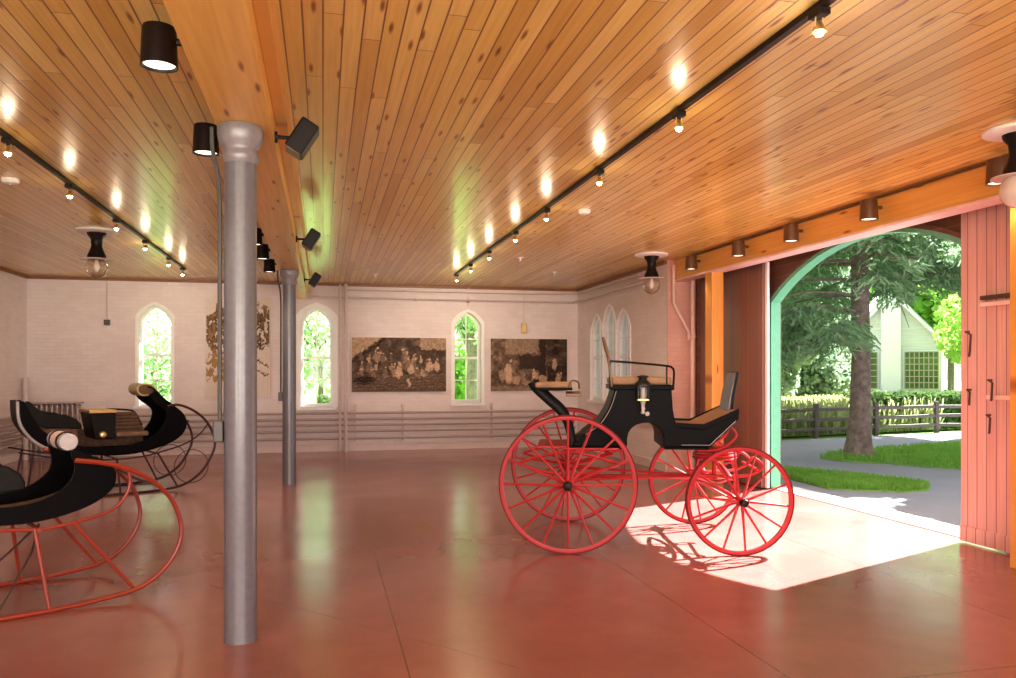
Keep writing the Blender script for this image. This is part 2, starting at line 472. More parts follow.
def lancet(a0, a1, z0, z1, rise, n=7):
    """outline of a pointed-arch opening, from bottom left round the top to bottom right"""
    h = (a1 - a0) / 2; m = (a0 + a1) / 2; L = []
    for i in range(n + 1):
        t = i / n
        L.append((a0 + h * t ** 1.15, z1 - rise + rise * (t + 0.16 * math.sin(t * PI))))
    Rr = [(2 * m - a, z) for a, z in L[::-1]][1:]
    return [(a0, z0)] + L + Rr + [(a1, z0)]

def wall(name, mat, a0, a1, d0, d1, f, holes, z1=HC):
    mb = MB(); cur = a0
    for o in sorted(holes, key=lambda h: h[0][0]):
        l, r, b = o[0][0], o[-1][0], o[0][1]
        if l > cur: mb.prism([(cur, 0), (l, 0), (l, z1), (cur, z1)], d0, d1, f)
        if b > 0.01: mb.prism([(l, 0), (r, 0), (r, b), (l, b)], d0, d1, f)
        top = o[1:-1]
        # one quad prism per step of the arch: keeps every face convex
        for (p, q) in zip(top[:-1], top[1:]):
            mb.prism([p, q, (q[0], z1), (p[0], z1)], d0, d1, f)
        cur = r
    mb.prism([(cur, 0), (a1, 0), (a1, z1), (cur, z1)], d0, d1, f)
    return struct(name, mb, mat)
fb = lambda a, z, d: (a, d, z)          # wall running along x
fr_ = lambda a, z, d: (d, a, z)         # wall running along y

W1 = lancet(-3.34, -2.76, 0.92, 2.80, 0.26); W2 = lancet(-0.42, 0.18, 0.86, 2.80, 0.26); W3 = lancet(2.58, 3.14, 0.92, 2.76, 0.26)
wall('wall_back', 'brick_x', XL - 0.35, XR + 0.35, YB, YB + 0.35, fb, [W1, W2, W3])
RW = [lancet(14.47, 15.13, 1.0, 2.66, 0.34), lancet(13.77, 14.41, 1.0, 2.80, 0.34), lancet(13.05, 13.71, 1.0, 2.66, 0.34)]
wall('wall_right', 'brick_y', YN, YB, XR, XR + 0.35, fr_, RW)
struct('wall_left', MB().box((XL - 0.35, YF, 0), (XL, YB, HC)), 'brick_y')
rect = lambda a0, a1, z0, z1: [(a0, z0), (a0, z1), (a1, z1), (a1, z0)]
wall('wall_front', 'brick_x', XL - 0.35, XD + 0.35, YF - 0.35, YF, fb, [rect(-4.6, -2.2, 0.8, 2.7), rect(-1.4, 1.4, 0.8, 2.7), rect(2.2, 4.6, 0.8, 2.7)])
# return wall beside the door bay
struct('wall_pier', MB().box((XR + 0.351, YN + 0.001, 0), (XD + 0.35, YN + 0.35, HC)).box((XR + 0.001, YN - 0.02, 0), (XD + 0.35, YN, HC)), 'brick_pink')
# door-bay wall with the flat arch
def arch(y0, y1, top, rise, z0=0.0, n=18):
    m = (y0 + y1) / 2; h = (y1 - y0) / 2; R = (h * h + rise * rise) / (2 * rise); L = []
    for i in range(n + 1):
        y = y0 + (y1 - y0) * i / n; dy = y - m; L.append((y, top - (R - math.sqrt(max(R * R - dy * dy, 0)))))
    return [(y0, z0)] + L + [(y1, z0)]
AR = arch(5.84, 9.66, 3.10, 0.58)
wall('wall_door', 'brown_boards', YF, YN - 0.02, XD, XD + 0.16, fr_, [AR])  # dark board colour also stands in for the shade above the arch
# green lining of the arch, sill and outer brick face
def ring(inner, outer, d0, d1, f, mb=None):
    mb = mb or MB()
    for i in range(len(inner) - 1):
        mb.prism([inner[i], inner[i + 1], outer[i + 1], outer[i]], d0, d1, f)
    return mb
def shrink(o, w):
    m = (o[0][0] + o[-1][0]) / 2; h = (o[-1][0] - o[0][0]) / 2
    return [(m + (a - m) * (h - w) / h, z - w if 0 < i < len(o) - 1 else z) for i, (a, z) in enumerate(o)]
struct('trim_1', ring(shrink(AR, 0.045), AR, XD - 0.02, XD + 0.12, fr_), 'green_paint', bevel=0.004)
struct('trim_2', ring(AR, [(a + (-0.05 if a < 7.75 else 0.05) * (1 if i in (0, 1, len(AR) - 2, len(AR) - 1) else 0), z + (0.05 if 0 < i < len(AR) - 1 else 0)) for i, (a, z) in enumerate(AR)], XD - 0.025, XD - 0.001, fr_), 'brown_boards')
struct('trim_13', MB().box((5.70, 9.50, 0.02), (5.735, 9.548, 3.0)), 'white_paint')
struct('trim_3', MB().box((XD, 5.7, -0.14), (XD + 0.36, 9.8, 0.005)), 'concrete', bevel=0.01)
struct('trim_4', MB().box((XD - 0.05, 5.7, -0.02), (XD - 0.01, 11.3, 0.006)), 'iron')
# beams
bm_ = MB().box((-0.60, YF, 2.97), (-0.29, YB, HC)); struct('trim_5', bm_, 'beam_wood', bevel=0.006)
struct('trim_6', MB().box((-0.29, YF, 3.10), (-0.22, YB, HC)), 'beam_wood_side', bevel=0.005)
struct('trim_7', MB().box((5.30, YF, 2.975), (5.48, YN - 0.02, HC)), 'beam_wood_side', bevel=0.005)
struct('trim_8', MB().box((5.285, YF, 2.95), (5.50, YN - 0.02, 2.975)), 'pink_paint', bevel=0.003)
struct('trim_9', MB().box((5.30, 10.26, 0), (5.48, 10.46, 2.95)), 'post_wood', bevel=0.006)
struct('trim_10', MB().box((5.30, 5.08, 0), (5.48, 5.28, 2.95)), 'post_wood', bevel=0.006)
struct('trim_11', MB().box((XL, YB - 0.05, HC - 0.05), (XR, YB, HC)).box((XL, YF, HC - 0.05), (XL + 0.05, YB - 0.05, HC)).box((XR - 0.05, YN, HC - 0.05), (XR, YB - 0.05, HC)), 'trim_brown')
struct('baseboard_back', MB().box((XL, YB - 0.03, 0), (XR, YB, 0.14)), 'pipe_white', bevel=0.004)
struct('baseboard_right', MB().box((XR - 0.03, YN, 0), (XR, YB - 0.03, 0.14)), 'pipe_white', bevel=0.004)
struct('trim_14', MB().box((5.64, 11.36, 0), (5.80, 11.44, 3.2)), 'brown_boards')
struct('trim_12', MB().box((5.50, YF, 3.06), (5.60, YN - 0.02, 3.12)), 'dark_brown_metal')      # sliding-door rail

# windows
def window(name, out, dface, dglass, f, inward, casing=0.05, bars=4, lower=0.5):
    """dface: plane of the wall's room face, dglass: plane of the sash; inward: sign of room side"""
    fr = ring(out, [(a, z) for a, z in shrink(out, -casing)], dface + inward * 0.02, dface, f)
    win = struct(name, fr, 'white_paint', bevel=0.004)
    t = 0.025
    in1 = shrink(out, 0.045)
    tag(ring(in1, out, dglass - t, dglass + t, f).build('sash', 'white_paint', win, bevel=0.003))
    a0, a1 = out[0][0], out[-1][0]; z0 = out[0][1]; z1 = max(z for a, z in out); m = (a0 + a1) / 2
    mb = MB()
    mb.prism(rect(m - 0.011, m + 0.011, z0, z1 - 0.06), dglass - 0.014, dglass + 0.014, f)
    zm = z0 + (z1 - z0) * lower
    zs = [z0 + (zm - z0) * k / 2 for k in (1,)] + [zm + (z1 - zm) * k / 2.4 for k in (1,)]
    for z in zs: mb.prism(rect(a0 + 0.02, a1 - 0.02, z - 0.010, z + 0.010), dglass - 0.014, dglass + 0.014, f)
    mb.prism(rect(a0 + 0.02, a1 - 0.02, zm - 0.024, zm + 0.024), dglass - 0.03, dglass + 0.03, f)
    mb.prism(rect(a0 + 0.02, a1 - 0.02, z0, z0 + 0.07), dglass - 0.026, dglass + 0.026, f)
    mb.build('muntins', 'white_paint', win)
    g = MB(); poly = shrink(out, 0.03); poly[0] = (poly[0][0], z0); poly[-1] = (poly[-1][0], z0)
    g.prism(poly, dglass - 0.003, dglass + 0.003, f).build('pane', 'glass', win)
    MB().prism(rect(a0 - 0.07, a1 + 0.07, z0 - 0.05, z0), dface + inward * 0.07, dglass - inward * 0.02 if inward < 0 else dglass, f).build('window_sill', 'white_paint', win, bevel=0.005)
    return win
window('window_1', W1, YB, YB + 0.20, fb, -1)
window('window_2', W2, YB, YB + 0.20, fb, -1, casing=0.10)
window('window_3', W3, YB, YB + 0.20, fb, -1, casing=0.06)
for i, o in enumerate(RW): window('window_%d' % (4 + i), o, XR, XR + 0.07, fr_, -1, casing=0.028)
for i, (x0, x1) in enumerate(((-4.6, -2.2), (-1.4, 1.4), (2.2, 4.6))):  # added windows behind the camera, openings for the fill lights
    o = rect(x0, x1, 0.8, 2.7)
    w = struct('window_%d' % (7 + i), ring(o, [(x0 - .06, .8), (x0 - .06, 2.76), (x1 + .06, 2.76), (x1 + .06, .8)], YF, YF + .02, fb), 'white_paint')
    mb = MB()
    for k in range(5):
        x = x0 + (x1 - x0 - 0.04) * k / 4; mb.prism(rect(x, x + 0.04, 0.8, 2.7), YF - 0.12, YF - 0.09, fb)
    for z in (0.8, 1.72, 2.66): mb.prism(rect(x0, x1, z, z + 0.04), YF - 0.12, YF - 0.09, fb)
    mb.build('muntins', 'white_paint', w)

# ------------------------------------------------------------------ sliding doors
def hook(mb, y, z, s=1.0):
    mb.tube([(0, y, z), (-0.03, y, z), (-0.05, y + 0.01, z - 0.10 * s), (-0.045, y + 0.015, z - 0.17 * s)], 0.013, 6)
def leaf_door(name, y0, y1, mat, items):
    d = struct(name, MB().box((5.66, y0, 0.02), (5.72, y1, 3.10)), mat, bevel=0.004)
    mb = MB().box((5.645, y0, 0.02), (5.66, y1, 0.16))
    mb.build('bottom_rail', mat, d, bevel=0.003)
    for k, it in enumerate(items):
        it(d)
    return d
def bar(y0, y1, z, mat='pink_paint'):
    def g(d):
        b = MB().box((5.625, y0, z - 0.018), (5.66, y1, z + 0.018)).build('strap_bar', mat, d, bevel=0.004)
        MB().box((5.605, (y0 + y1) / 2 - 0.03, z - 0.05), (5.63, (y0 + y1) / 2 + 0.03, z - 0.02)).build('staple', 'iron', b)
    return g
def latch(y, z, s=1.0):
    def g(d):
        MB().tube([(5.655, y + 0.05 * s, z + 0.05 * s), (5.61, y + 0.04 * s, z + 0.05 * s), (5.60, y - 0.03 * s, z + 0.02 * s), (5.60, y - 0.02 * s, z - 0.12 * s), (5.62, y + 0.01, z - 0.17 * s)], 0.010, 7).build('latch', 'iron', d, smooth=True)
    return g
leaf_door('door_1', 4.2, 6.17, 'door_boards', [bar(5.0, 5.92, 2.20, 'iron'), bar(5.0, 5.92, 2.14), bar(5.0, 5.85, 1.33), latch(6.02, 1.86), latch(6.02, 1.36, 0.6), latch(5.78, 1.44, 0.8), latch(5.80, 1.14, 0.7)])
leaf_door('door_2', 9.55, 11.35, 'door_boards_dark', [])

# ------------------------------------------------------------------ cast columns
def column(x, y, label, box=False):
    c = thing('support_column', label, 'column', (x, y, 0), 0, 'grey columns under the ceiling beam')
    r = 0.092
    MB().lathe([(r * 1.02, 0), (r * 1.0, 0.02), (r, 1.4), (r * 0.97, 2.76)], n=32).build('shaft', 'grey_metal', c, smooth=True)
    MB().lathe([(r * 0.97, 2.75), (r * 1.12, 2.775), (r * 1.14, 2.80), (r * 1.04, 2.82), (r * 1.06, 2.84), (r * 1.28, 2.865), (r * 1.36, 2.895), (r * 1.40, 2.915), (r * 1.40, 2.95), (r * 1.28, 2.968)], n=32).build('capital', 'grey_capital', c, smooth=True)
    MB().tube(smooth_path([(-0.155, -0.02, 2.95), (-0.150, -0.02, 2.82), (-0.115, -0.02, 2.6), (-0.112, -0.02, 2.0), (-0.112, -0.02, 1.6), (-0.112, -0.02, 1.26)]), 0.012, 8).build('conduit', 'box_grey', c, smooth=True)
    if True:
        MB().box((-0.145, -0.05, 1.15), (-0.092, 0.04, 1.27)).build('switch_box', 'box_grey', c, bevel=0.006)
    return c
column(-0.465, 4.86, 'thick grey painted iron column nearest the camera, left of centre')
column(-0.455, 11.48, 'slimmer looking grey iron column farther back, beside the middle lancet window', True)

# ------------------------------------------------------------------ ceiling lighting
def track(x, y0, y1, label):
    t = thing('lighting_track', label, 'lighting track', (x, 0, HC))
    MB().box((-0.018, y0, -0.032), (0.018, y1, 0)).build('rail', 'black_metal', t)
    MB().box((-0.03, y0 - 0.06, -0.04), (0.03, y0, 0)).build('end_cap', 'black_metal', t, bevel=0.004)
track(2.27, -2.0, 14.0, 'long black lighting track right of the middle beam')
track(-2.24, 1.0, 14.2, 'long black lighting track above the sleighs')

def track_lamp():
    t = thing('track_lamp', 'x', 'spotlight')
    MB().box((-0.032, -0.045, -0.035), (0.032, 0.045, 0)).build('adapter', 'black_metal', t, bevel=0.005)
    mb = MB()
    for s in (-1, 1): mb.cyl((0.018 * s, 0, -0.03), (0.022 * s, 0, -0.085), 0.004, n=6)
    mb.lathe([(0.010, 0), (0.018, -0.012), (0.034, -0.045), (0.036, -0.05)], (0, 0, -0.055), n=16)
    mb.build('reflector', 'brass', t, smooth=True)
    MB().lathe([(0.001, 0), (0.016, -0.006), (0.021, -0.022), (0.016, -0.036), (0.001, -0.042)], (0, 0, -0.085), n=14).build('bulb', 'bulb', t, smooth=True)
    return t
def spot(loc, energy, aim, size=2.2, blend=0.8, col=(1.0, 0.80, 0.58), r=0.03):
    d = bpy.data.lights.new('lamp_light', 'SPOT'); d.energy = energy; d.spot_size = size; d.spot_blend = blend; d.color = col; d.shadow_soft_size = r
    o = bpy.data.objects.new('lamp_light', d); COL.objects.link(o); o.location = loc
    o.rotation_euler = (Vector(aim) - Vector(loc)).to_track_quat('-Z', 'Y').to_euler(); return o
ORD = ['nearest', 'second', 'third', 'fourth', 'fifth', 'sixth', 'seventh', 'farthest']
proto = None
for side, x, ys, where in (('r', 2.27, [3.33, 4.85, 6.4, 8.04, 9.42, 11.0, 12.43, 13.79], 'right-hand track'), ('l', -2.24, [6.51, 7.97, 9.66, 11.14, 12.75, 13.95], 'left-hand track above the sleighs')):
    for i, y in enumerate(ys):
        name = ORD[i] if i < len(ys) - 1 else 'farthest'
        lab = 'small black spotlight on the %s, %s from the camera' % (where, name)
        if proto is None:
            proto = track_lamp(); t = proto; t.location = (x, y, HC - 0.03); t['label'] = lab; t['group'] = 'track spotlights'
        else:
            t = dup(proto, (x, y, HC - 0.03), label=lab)
        ax = x + (1.6 if side == 'r' else -1.2)
        if y > 11: aim = (x + (0.6 if side == 'r' else -1.0), 16.0, 1.4)
        else: aim = (ax, y + 0.8, 0.0)
        spot((x, y, HC - 0.15), (55.0 if side == 'r' else 32.0) * (2.6 if y > 11 else 1.8), aim)
        p = bpy.data.lights.new('lamp_glow', 'POINT'); p.energy = 2.4 if side == 'r' else 1.6; p.color = (1.0, 0.78, 0.52); p.shadow_soft_size = 0.05
        po = bpy.data.objects.new('lamp_glow', p); COL.objects.link(po); po.location = (x, y, HC - 0.22)

def barrel(mat, side, arm):
    t = thing('barrel_light', 'x', 'ceiling light')
    MB().lathe([(0.02, 0.0), (0.074, -0.005), (0.078, -0.02), (0.086, -0.195), (0.079, -0.195), (0.074, -0.165), (0.001, -0.165)], n=28).build('housing', mat, t, smooth=True)
    MB().lathe([(0.001, -0.174), (0.05, -0.174), (0.0735, -0.178), (0.0735, -0.182), (0.001, -0.192)], n=24).build('lens', 'bulb_soft', t, smooth=True)
    MB().tube([(0.07 * side, 0, -0.07), (0.10 * side, 0, -0.07), (arm * side, 0, -0.07)], 0.018, 8).build('mount', mat, t, smooth=True)
    return t
bl = barrel('black_metal', 1, 0.168); bl['group'] = 'barrel lights beside the middle beam'
BP = [(-0.77, 4.14, 'large black barrel light hanging left of the beam, nearest the camera'), (-0.77, 5.72, 'black barrel light just left of the near column top'),
      (-0.77, 9.7, 'small dark barrel light behind the near column, first of the far row'), (-0.77, 10.9, 'small dark barrel light in the middle of the far row by the beam'), (-0.77, 12.3, 'smallest dark barrel light, last of the far row by the beam')]
for i, (x, y, lab) in enumerate(BP):
    if i == 0: bl.location = (x, y, HC - 0.062); bl['label'] = lab
    else: dup(bl, (x, y, HC - 0.062), label=lab)
    spot((x, y, HC - 0.29), 60.0, (x, y, 0), 1.9, 0.7, (1.0, 0.84, 0.6))
br = barrel('dark_brown_metal', 1, 0.14); br['group'] = 'barrel lights along the door beam'
BR = [(4.93, 5.24, 'dark barrel light beside the pinkish globe lamp at the right edge'), (5.0, 6.76, 'brown barrel light above the right part of the arched doorway'), (4.96, 8.08, 'brown barrel light above the left part of the arched doorway'),
      (4.95, 9.26, 'brown barrel light between the arch and the orange post'), (4.93, 10.6, 'brown barrel light nearest the ceiling globe lamp over the pier')]
for i, (x, y, lab) in enumerate(BR):
    if i == 0: br.location = (5.15, y, HC - 0.062); br['label'] = lab
    else: dup(br, (5.15, y, HC - 0.062), label=lab)
    spot((5.15, y, HC - 0.29), 18.0, (5.15, y, 0), 1.9, 0.7, (1.0, 0.80, 0.55))
tag(MB().tube([(5.285, 4.4, 3.255), (5.285, 10.9, 3.255)], 0.014, 8).build('lamp_conduit', 'dark_brown_metal', None, smooth=True), 'thin dark conduit running along the top of the orange door beam', 'conduit')

def flood():
    t = thing('flood_light', 'x', 'flood light')
    MB().cyl((-0.128, 0, 0), (-0.11, 0, 0), 0.035, n=16).cyl((-0.115, 0, 0), (0.0, 0, 0), 0.012, n=10).build('wall_mount', 'black_metal', t)
    r = Matrix.Rotation(math.radians(32), 4, 'Y')
    MB().obox((0.04, 0, 0.0), (0.12, 0.17, 0.21), r).build('housing', 'black_metal', t, bevel=0.012)
    MB().obox((0.04 - 0.056, 0, -0.089), (0.10, 0.15, 0.012), r).build('lens', 'dark_brown_metal', t)
    return t
fd = flood(); fd['group'] = 'flood lights on the middle beam'
FP = [(5.15, 'large black box flood light on the beam, nearest the camera'), (9.05, 'black box flood light on the beam, the middle one of three'), (13.0, 'smallest black box flood light on the beam, nearest the back wall')]
for i, (y, lab) in enumerate(FP):
    if i == 0: fd.location = (-0.165, y, 3.005); fd['label'] = lab
    else: dup(fd, (-0.165, y, 3.005), label=lab)

def globe_lamp(x, y, label, milk=False):
    t = thing('globe_lamp', label, 'ceiling lamp', (x, y, HC), 0, 'old globe lamps on the ceiling'); t.scale = (1.22, 1.22, 1.22)
    MB().lathe([(0.001, -0.001), (0.20, -0.001), (0.20, -0.018), (0.17, -0.028), (0.001, -0.028)], n=32).build('canopy', 'white_plastic', t, smooth=True)
    MB().lathe([(0.09, -0.028), (0.085, -0.05), (0.055, -0.09), (0.05, -0.16), (0.062, -0.2), (0.085, -0.25), (0.09, -0.28), (0.06, -0.29)], n=24).build('stem', 'black_metal', t, smooth=True)
    MB().lathe([(0.09, -0.285), (0.155, -0.292), (0.155, -0.298), (0.09, -0.298)], n=28).build('rim', 'milk_glass', t, smooth=True)
    pr = [(0.075 + 0.0, -0.298)] + [(0.108 * math.cos(a), -0.375 + 0.108 * math.sin(a)) for a in [math.radians(q) for q in (35, 15, -5, -25, -45, -65, -80)]] + [(0.001, -0.484)]
    MB().lathe(pr, n=28).build('globe', 'milk_glass' if milk else 'globe_glass', t, smooth=True)
    if not milk: MB().lathe([(0.015, -0.29), (0.018, -0.32), (0.03, -0.37), (0.02, -0.41), (0.001, -0.42)], n=14).build('bulb', 'white_plastic', t, smooth=True)
    return t
globe_lamp(-2.69, 10.64, 'clear globe lamp with white canopy hanging above the sleighs')
globe_lamp(4.70, 10.97, 'clear globe lamp hanging near the pink brick pier')
g3 = globe_lamp(4.84, 4.75, 'pinkish opal globe lamp cut by the right edge of the photo', True)
g3.scale = (1.12, 1.12, 1.15)
for x, y, r, lab in ((-2.73, 7.99, 0.075, 'white round smoke detector left of the left-hand track'), (2.72, 8.14, 0.065, 'white round smoke detector right of the right-hand track')):
    t = thing('smoke_detector', lab, 'smoke detector', (x, y, HC), 0, 'smoke detectors')
    MB().lathe([(r, 0), (r, -0.02), (r * 0.85, -0.04), (r * 0.3, -0.048), (0.001, -0.048)], n=24).build('housing', 'white_plastic', t, smooth=True)
    MB().lathe([(r * 0.3, -0.046), (r * 0.28, -0.056), (0.001, -0.056)], n=16).build('sensor', 'pale_trim', t, smooth=True)
for x, y, lab in ((2.9, 11.72, 'small white sprinkler head right of the far track end'), (3.9, 13.3, 'small white sprinkler head near the far right ceiling corner'), (0.9, 14.3, 'small white sprinkler head near the top of the vertical back wall pipe')):
    t = thing('sprinkler_head', lab, 'sprinkler', (x, y, HC), 0, 'ceiling sprinklers')
    MB().lathe([(0.05, 0), (0.045, -0.012), (0.012, -0.014), (0.012, -0.05), (0.03, -0.052), (0.03, -0.057), (0.001, -0.057)], n=18).build('body', 'white_plastic', t, smooth=True)

# ------------------------------------------------------------------ pipes and wall fittings
def pipe(pts, r, label, mat='pipe_white', group=None, cat='pipe', name='wall_pipe', fit=None):
    o = MB().tube(pts, r, 10).build(name, mat, None, smooth=True); tag(o, label, cat, group)
    for p in fit or []:
        MB().lathe([(r * 1.1, -0.03), (r * 1.5, -0.02), (r * 1.5, 0.02), (r * 1.1, 0.03)], p[0], p[1], 14).build('coupling', mat, o, smooth=True)
    return o
NM = ['lowest', 'second lowest', 'third lowest', 'fourth lowest', 'top']
for i, z in enumerate((0.26, 0.40, 0.52, 0.63, 0.75)):
    tag(MB().tube([(-3.9, 15.88, z), (5.1, 15.88, z)], 0.027, 10).build('heating_pipe', 'pipe_grey', None, smooth=True), '%s of the long horizontal heating pipes on the back wall' % NM[i], 'pipe', 'heating pipes along the back wall')
for i, z in enumerate((0.30, 0.42, 0.54, 0.66, 0.78)):
    tag(MB().tube([(-5.09, 12.2, z), (-5.09, 15.4, z)], 0.027, 10).build('heating_pipe', 'pipe_grey', None, smooth=True), '%s of the short heating pipes on the left wall' % NM[i], 'pipe', 'heating pipes along the left wall')
for k, (x, lab) in enumerate(((-1.6, 'left'), (0.62, 'second'), (1.55, 'middle'), (3.35, 'right'))):
    b = MB().box((x - 0.015, 15.87, 0.20), (x + 0.015, 15.995, 0.84)); b.box((x - 0.03, 15.93, 0.84), (x + 0.03, 15.995, 0.92))
    tag(b.build('pipe_bracket', 'pipe_white', None, bevel=0.003), 'upright bracket holding the back wall heating pipes, %s of four' % ('leftmost' if k == 0 else 'rightmost' if k == 3 else lab), 'bracket', 'heating pipe brackets')
pipe([(0.43, 15.86, 0.0), (0.43, 15.86, 3.26)], 0.032, 'tall vertical pipe on the back wall right of the middle window', fit=[((0.43, 15.86, 1.4), (0, 0, 1))])
pipe([(0.32, 15.80, 0.0), (0.32, 15.80, 3.24)], 0.022, 'thin vertical pipe beside the tall one, closer to the middle window')
pipe([(-0.2, 15.88, 3.0), (5.05, 15.88, 3.0), (5.08, 15.85, 3.0), (5.08, 12.0, 3.02)], 0.026, 'upper horizontal pipe turning the corner below the ceiling', fit=[((1.8, 15.88, 3.0), (1, 0, 0))])
pipe([(0.4, 15.86, 3.15), (4.6, 15.86, 3.15), (5.0, 15.5, 3.15), (5.06, 12.3, 3.14)], 0.018, 'thin uppermost pipe running close under the ceiling')
pipe([(5.27, 11.44, 3.2), (5.27, 11.44, 2.62), (5.33, 11.44, 2.50), (5.52, 11.44, 2.18), (5.52, 11.44, 2.05)], 0.026, 'bent pipe with a diagonal jog on the brick pier', 'pink_paint')
pipe([(5.585, 11.44, 0.0), (5.585, 11.44, 3.22)], 0.036, 'straight vertical pipe on the right side of the brick pier', 'pink_paint', fit=[((5.585, 11.44, 2.1), (0, 0, 1))])
pipe([(5.10, 15.9, 0.72), (5.10, 11.6, 0.72)], 0.024, 'horizontal pipe low on the right wall behind the carriage', 'pipe_white')
# cord with switch left, thermostats
t = thing('pull_switch', 'small wall switch at the end of a thin vertical conduit, left of the first window', 'switch', (-3.86, 15.96, 2.5))
MB().cyl((0, 0, 0), (0, 0, 0.76), 0.009, n=8).build('conduit', 'pipe_white', t)
MB().box((-0.05, -0.03, -0.09), (0.05, 0.02, 0.01)).build('box', 'box_grey', t, bevel=0.006)
t = thing('wall_lamp', 'small brass wall fitting above the right-hand framed print', 'wall lamp', (4.02, 15.93, 2.45))
MB().cyl((0, 0, 0.1), (0, 0, 0.75), 0.007, n=8).build('conduit', 'pipe_white', t)
MB().box((-0.05, -0.03, -0.10), (0.05, 0.03, 0.10)).build('body', 'brass', t, bevel=0.01)
t = thing('alarm_bell', 'small white fitting on the conduit above the third lancet window', 'alarm', (2.86, 15.93, 3.0))
MB().cyl((0, 0, -0.12), (0, 0, 0.25), 0.007, n=8).build('conduit', 'pipe_white', t)
MB().lathe([(0.05, 0), (0.05, 0.03), (0.02, 0.06)], (0, 0.02, 0), (0, -1, 0), 16).build('bell', 'pale_trim', t, smooth=True)

# radiator in the far left corner
rd = thing('radiator', 'old cast iron column radiator in the far left corner of the hall', 'radiator', (-4.72, 15.82, 0))
for k in range(11):
    x = -0.42 + k * 0.084; mb = MB()
    for yy in (-0.06, 0.06): mb.tube([(x, yy, 0.08), (x, yy, 0.9)], 0.022, 8)
    mb.tube(smooth_path([(x, -0.06, 0.88), (x, -0.05, 0.95), (x, 0, 0.97), (x, 0.05, 0.95), (x, 0.06, 0.88)], 3), 0.024, 8)
    mb.tube([(x, -0.07, 0.12), (x, 0.07, 0.12)], 0.026, 8)
    if k in (0, 10): mb.cyl((x, -0.05, 0.0), (x, -0.05, 0.1), 0.02, 0.014).cyl((x, 0.05, 0), (x, 0.05, 0.1), 0.02, 0.014)
    mb.build('section', 'radiator_paint', rd, smooth=True)
MB().cyl((-0.44, 0, 0.14), (0.44, 0, 0.14), 0.02).cyl((-0.44, 0, 0.86), (0.44, 0, 0.86), 0.02).build('header_pipe', 'radiator_paint', rd, smooth=True)
MB().box((-0.48, -0.11, 0.985), (0.48, 0.11, 1.01)).build('top_shelf', 'radiator_paint', rd, bevel=0.004)
pipe([(-5.12, 15.7, 0.0), (-5.12, 15.7, 1.45)], 0.05, 'thick short stand pipe in the far left corner beside the radiator')
tag(MB().tube([(-4.6, 15.45, 0.035), (-4.2, 15.2, 0.035), (-3.9, 15.5, 0.035), (-4.1, 15.6, 0.035)], 0.02, 8).build('hose', 'iron', None, smooth=True), 'dark hose lying on the floor by the radiator', 'hose')

# ------------------------------------------------------------------ prints on the back wall
def print_mesh(name, x0, x1, z0, z1, y, paint, label, frame=None, nx=240, nz=144):
    t = thing('wall_print', label, 'picture', ((x0 + x1) / 2, y, z0), 0)
    w, h = x1 - x0, z1 - z0
    MB().box((-w / 2, 0.0, 0), (w / 2, 0.035, h)).build('panel', 'canvas', t, bevel=0.003)
    me = bpy.data.meshes.new('picture')
    X = np.linspace(-w / 2 + 0.008, w / 2 - 0.008, nx); Zz = np.linspace(0.008, h - 0.008, nz)
    gx, gz = np.meshgrid(X, Zz); vs = np.stack([gx.ravel(), np.full(gx.size, -0.0025), gz.ravel()], 1)
    i = np.arange(nz - 1)[:, None] * nx + np.arange(nx - 1)[None, :]
    fs = np.stack([i, i + 1, i + nx + 1, i + nx], -1).reshape(-1, 4)
    me.from_pydata(vs.tolist(), [], fs.tolist())
    U, V = np.meshgrid(np.linspace(0, 1, nx), np.linspace(0, 1, nz))
    c = paint(U + 0.05 * (vnoise(U, V, 22, 14, 77, 3) - .5), V + 0.09 * (vnoise(U, V, 22, 14, 78, 3) - .5))
    c = c * (0.55 + 0.9 * vnoise(U, V, 60, 40, 79, 2))[..., None] if paint is not treepic else c
    at = me.color_attributes.new('ink', 'FLOAT_COLOR', 'POINT')
    arr = np.ones((nx * nz, 4), np.float32); arr[:, :3] = c.reshape(-1, 3); at.data.foreach_set('color', arr.ravel())
    me.materials.append(MATS['print'])
    o = bpy.data.objects.new('picture', me); COL.objects.link(o); o.parent = t
    if frame:
        MB().box((-w / 2 - .012, -0.01, -.012), (-w / 2, 0.035, h + .012)).box((w / 2, -0.01, -.012), (w / 2 + .012, 0.035, h + .012)).box((-w / 2, -0.01, -.012), (w / 2, .035, 0)).box((-w / 2, -0.01, h), (w / 2, .035, h + .012)).build('frame', frame, t)
    return t
def vnoise(U, V, fx, fy, seed, octv=4):
    r = np.random.default_rng(seed); out = np.zeros_like(U); amp = 1; tot = 0
    for k in range(octv):
        nx, ny = int(fx * 2 ** k) + 2, int(fy * 2 ** k) + 2; g = r.random((ny + 1, nx + 1))
        x = np.clip(U, 0, 1) * (nx - 1); y = np.clip(V, 0, 1) * (ny - 1); xi = x.astype(int); yi = y.astype(int); tx = x - xi; ty = y - yi
        tx = tx * tx * (3 - 2 * tx); ty = ty * ty * (3 - 2 * ty)
        out += amp * ((g[yi, xi] * (1 - tx) + g[yi, xi + 1] * tx) * (1 - ty) + (g[yi + 1, xi] * (1 - tx) + g[yi + 1, xi + 1] * tx) * ty); tot += amp; amp *= 0.6
    return out / tot
def sepia(L):
    L = np.clip((L - 0.08) * 1.45, 0, 1)[..., None]
    return np.array([0.02, 0.009, 0.007]) * (1 - L) + np.array([0.62, 0.42, 0.29]) * L ** 1.3
def ell(L, U, V, cx, cy, rx, ry, val, soft=0.25):
    d = np.sqrt(((U - cx) / rx) ** 2 + ((V - cy) / ry) ** 2); a = np.clip((1 - d) / soft, 0, 1); return L * (1 - a) + val * a
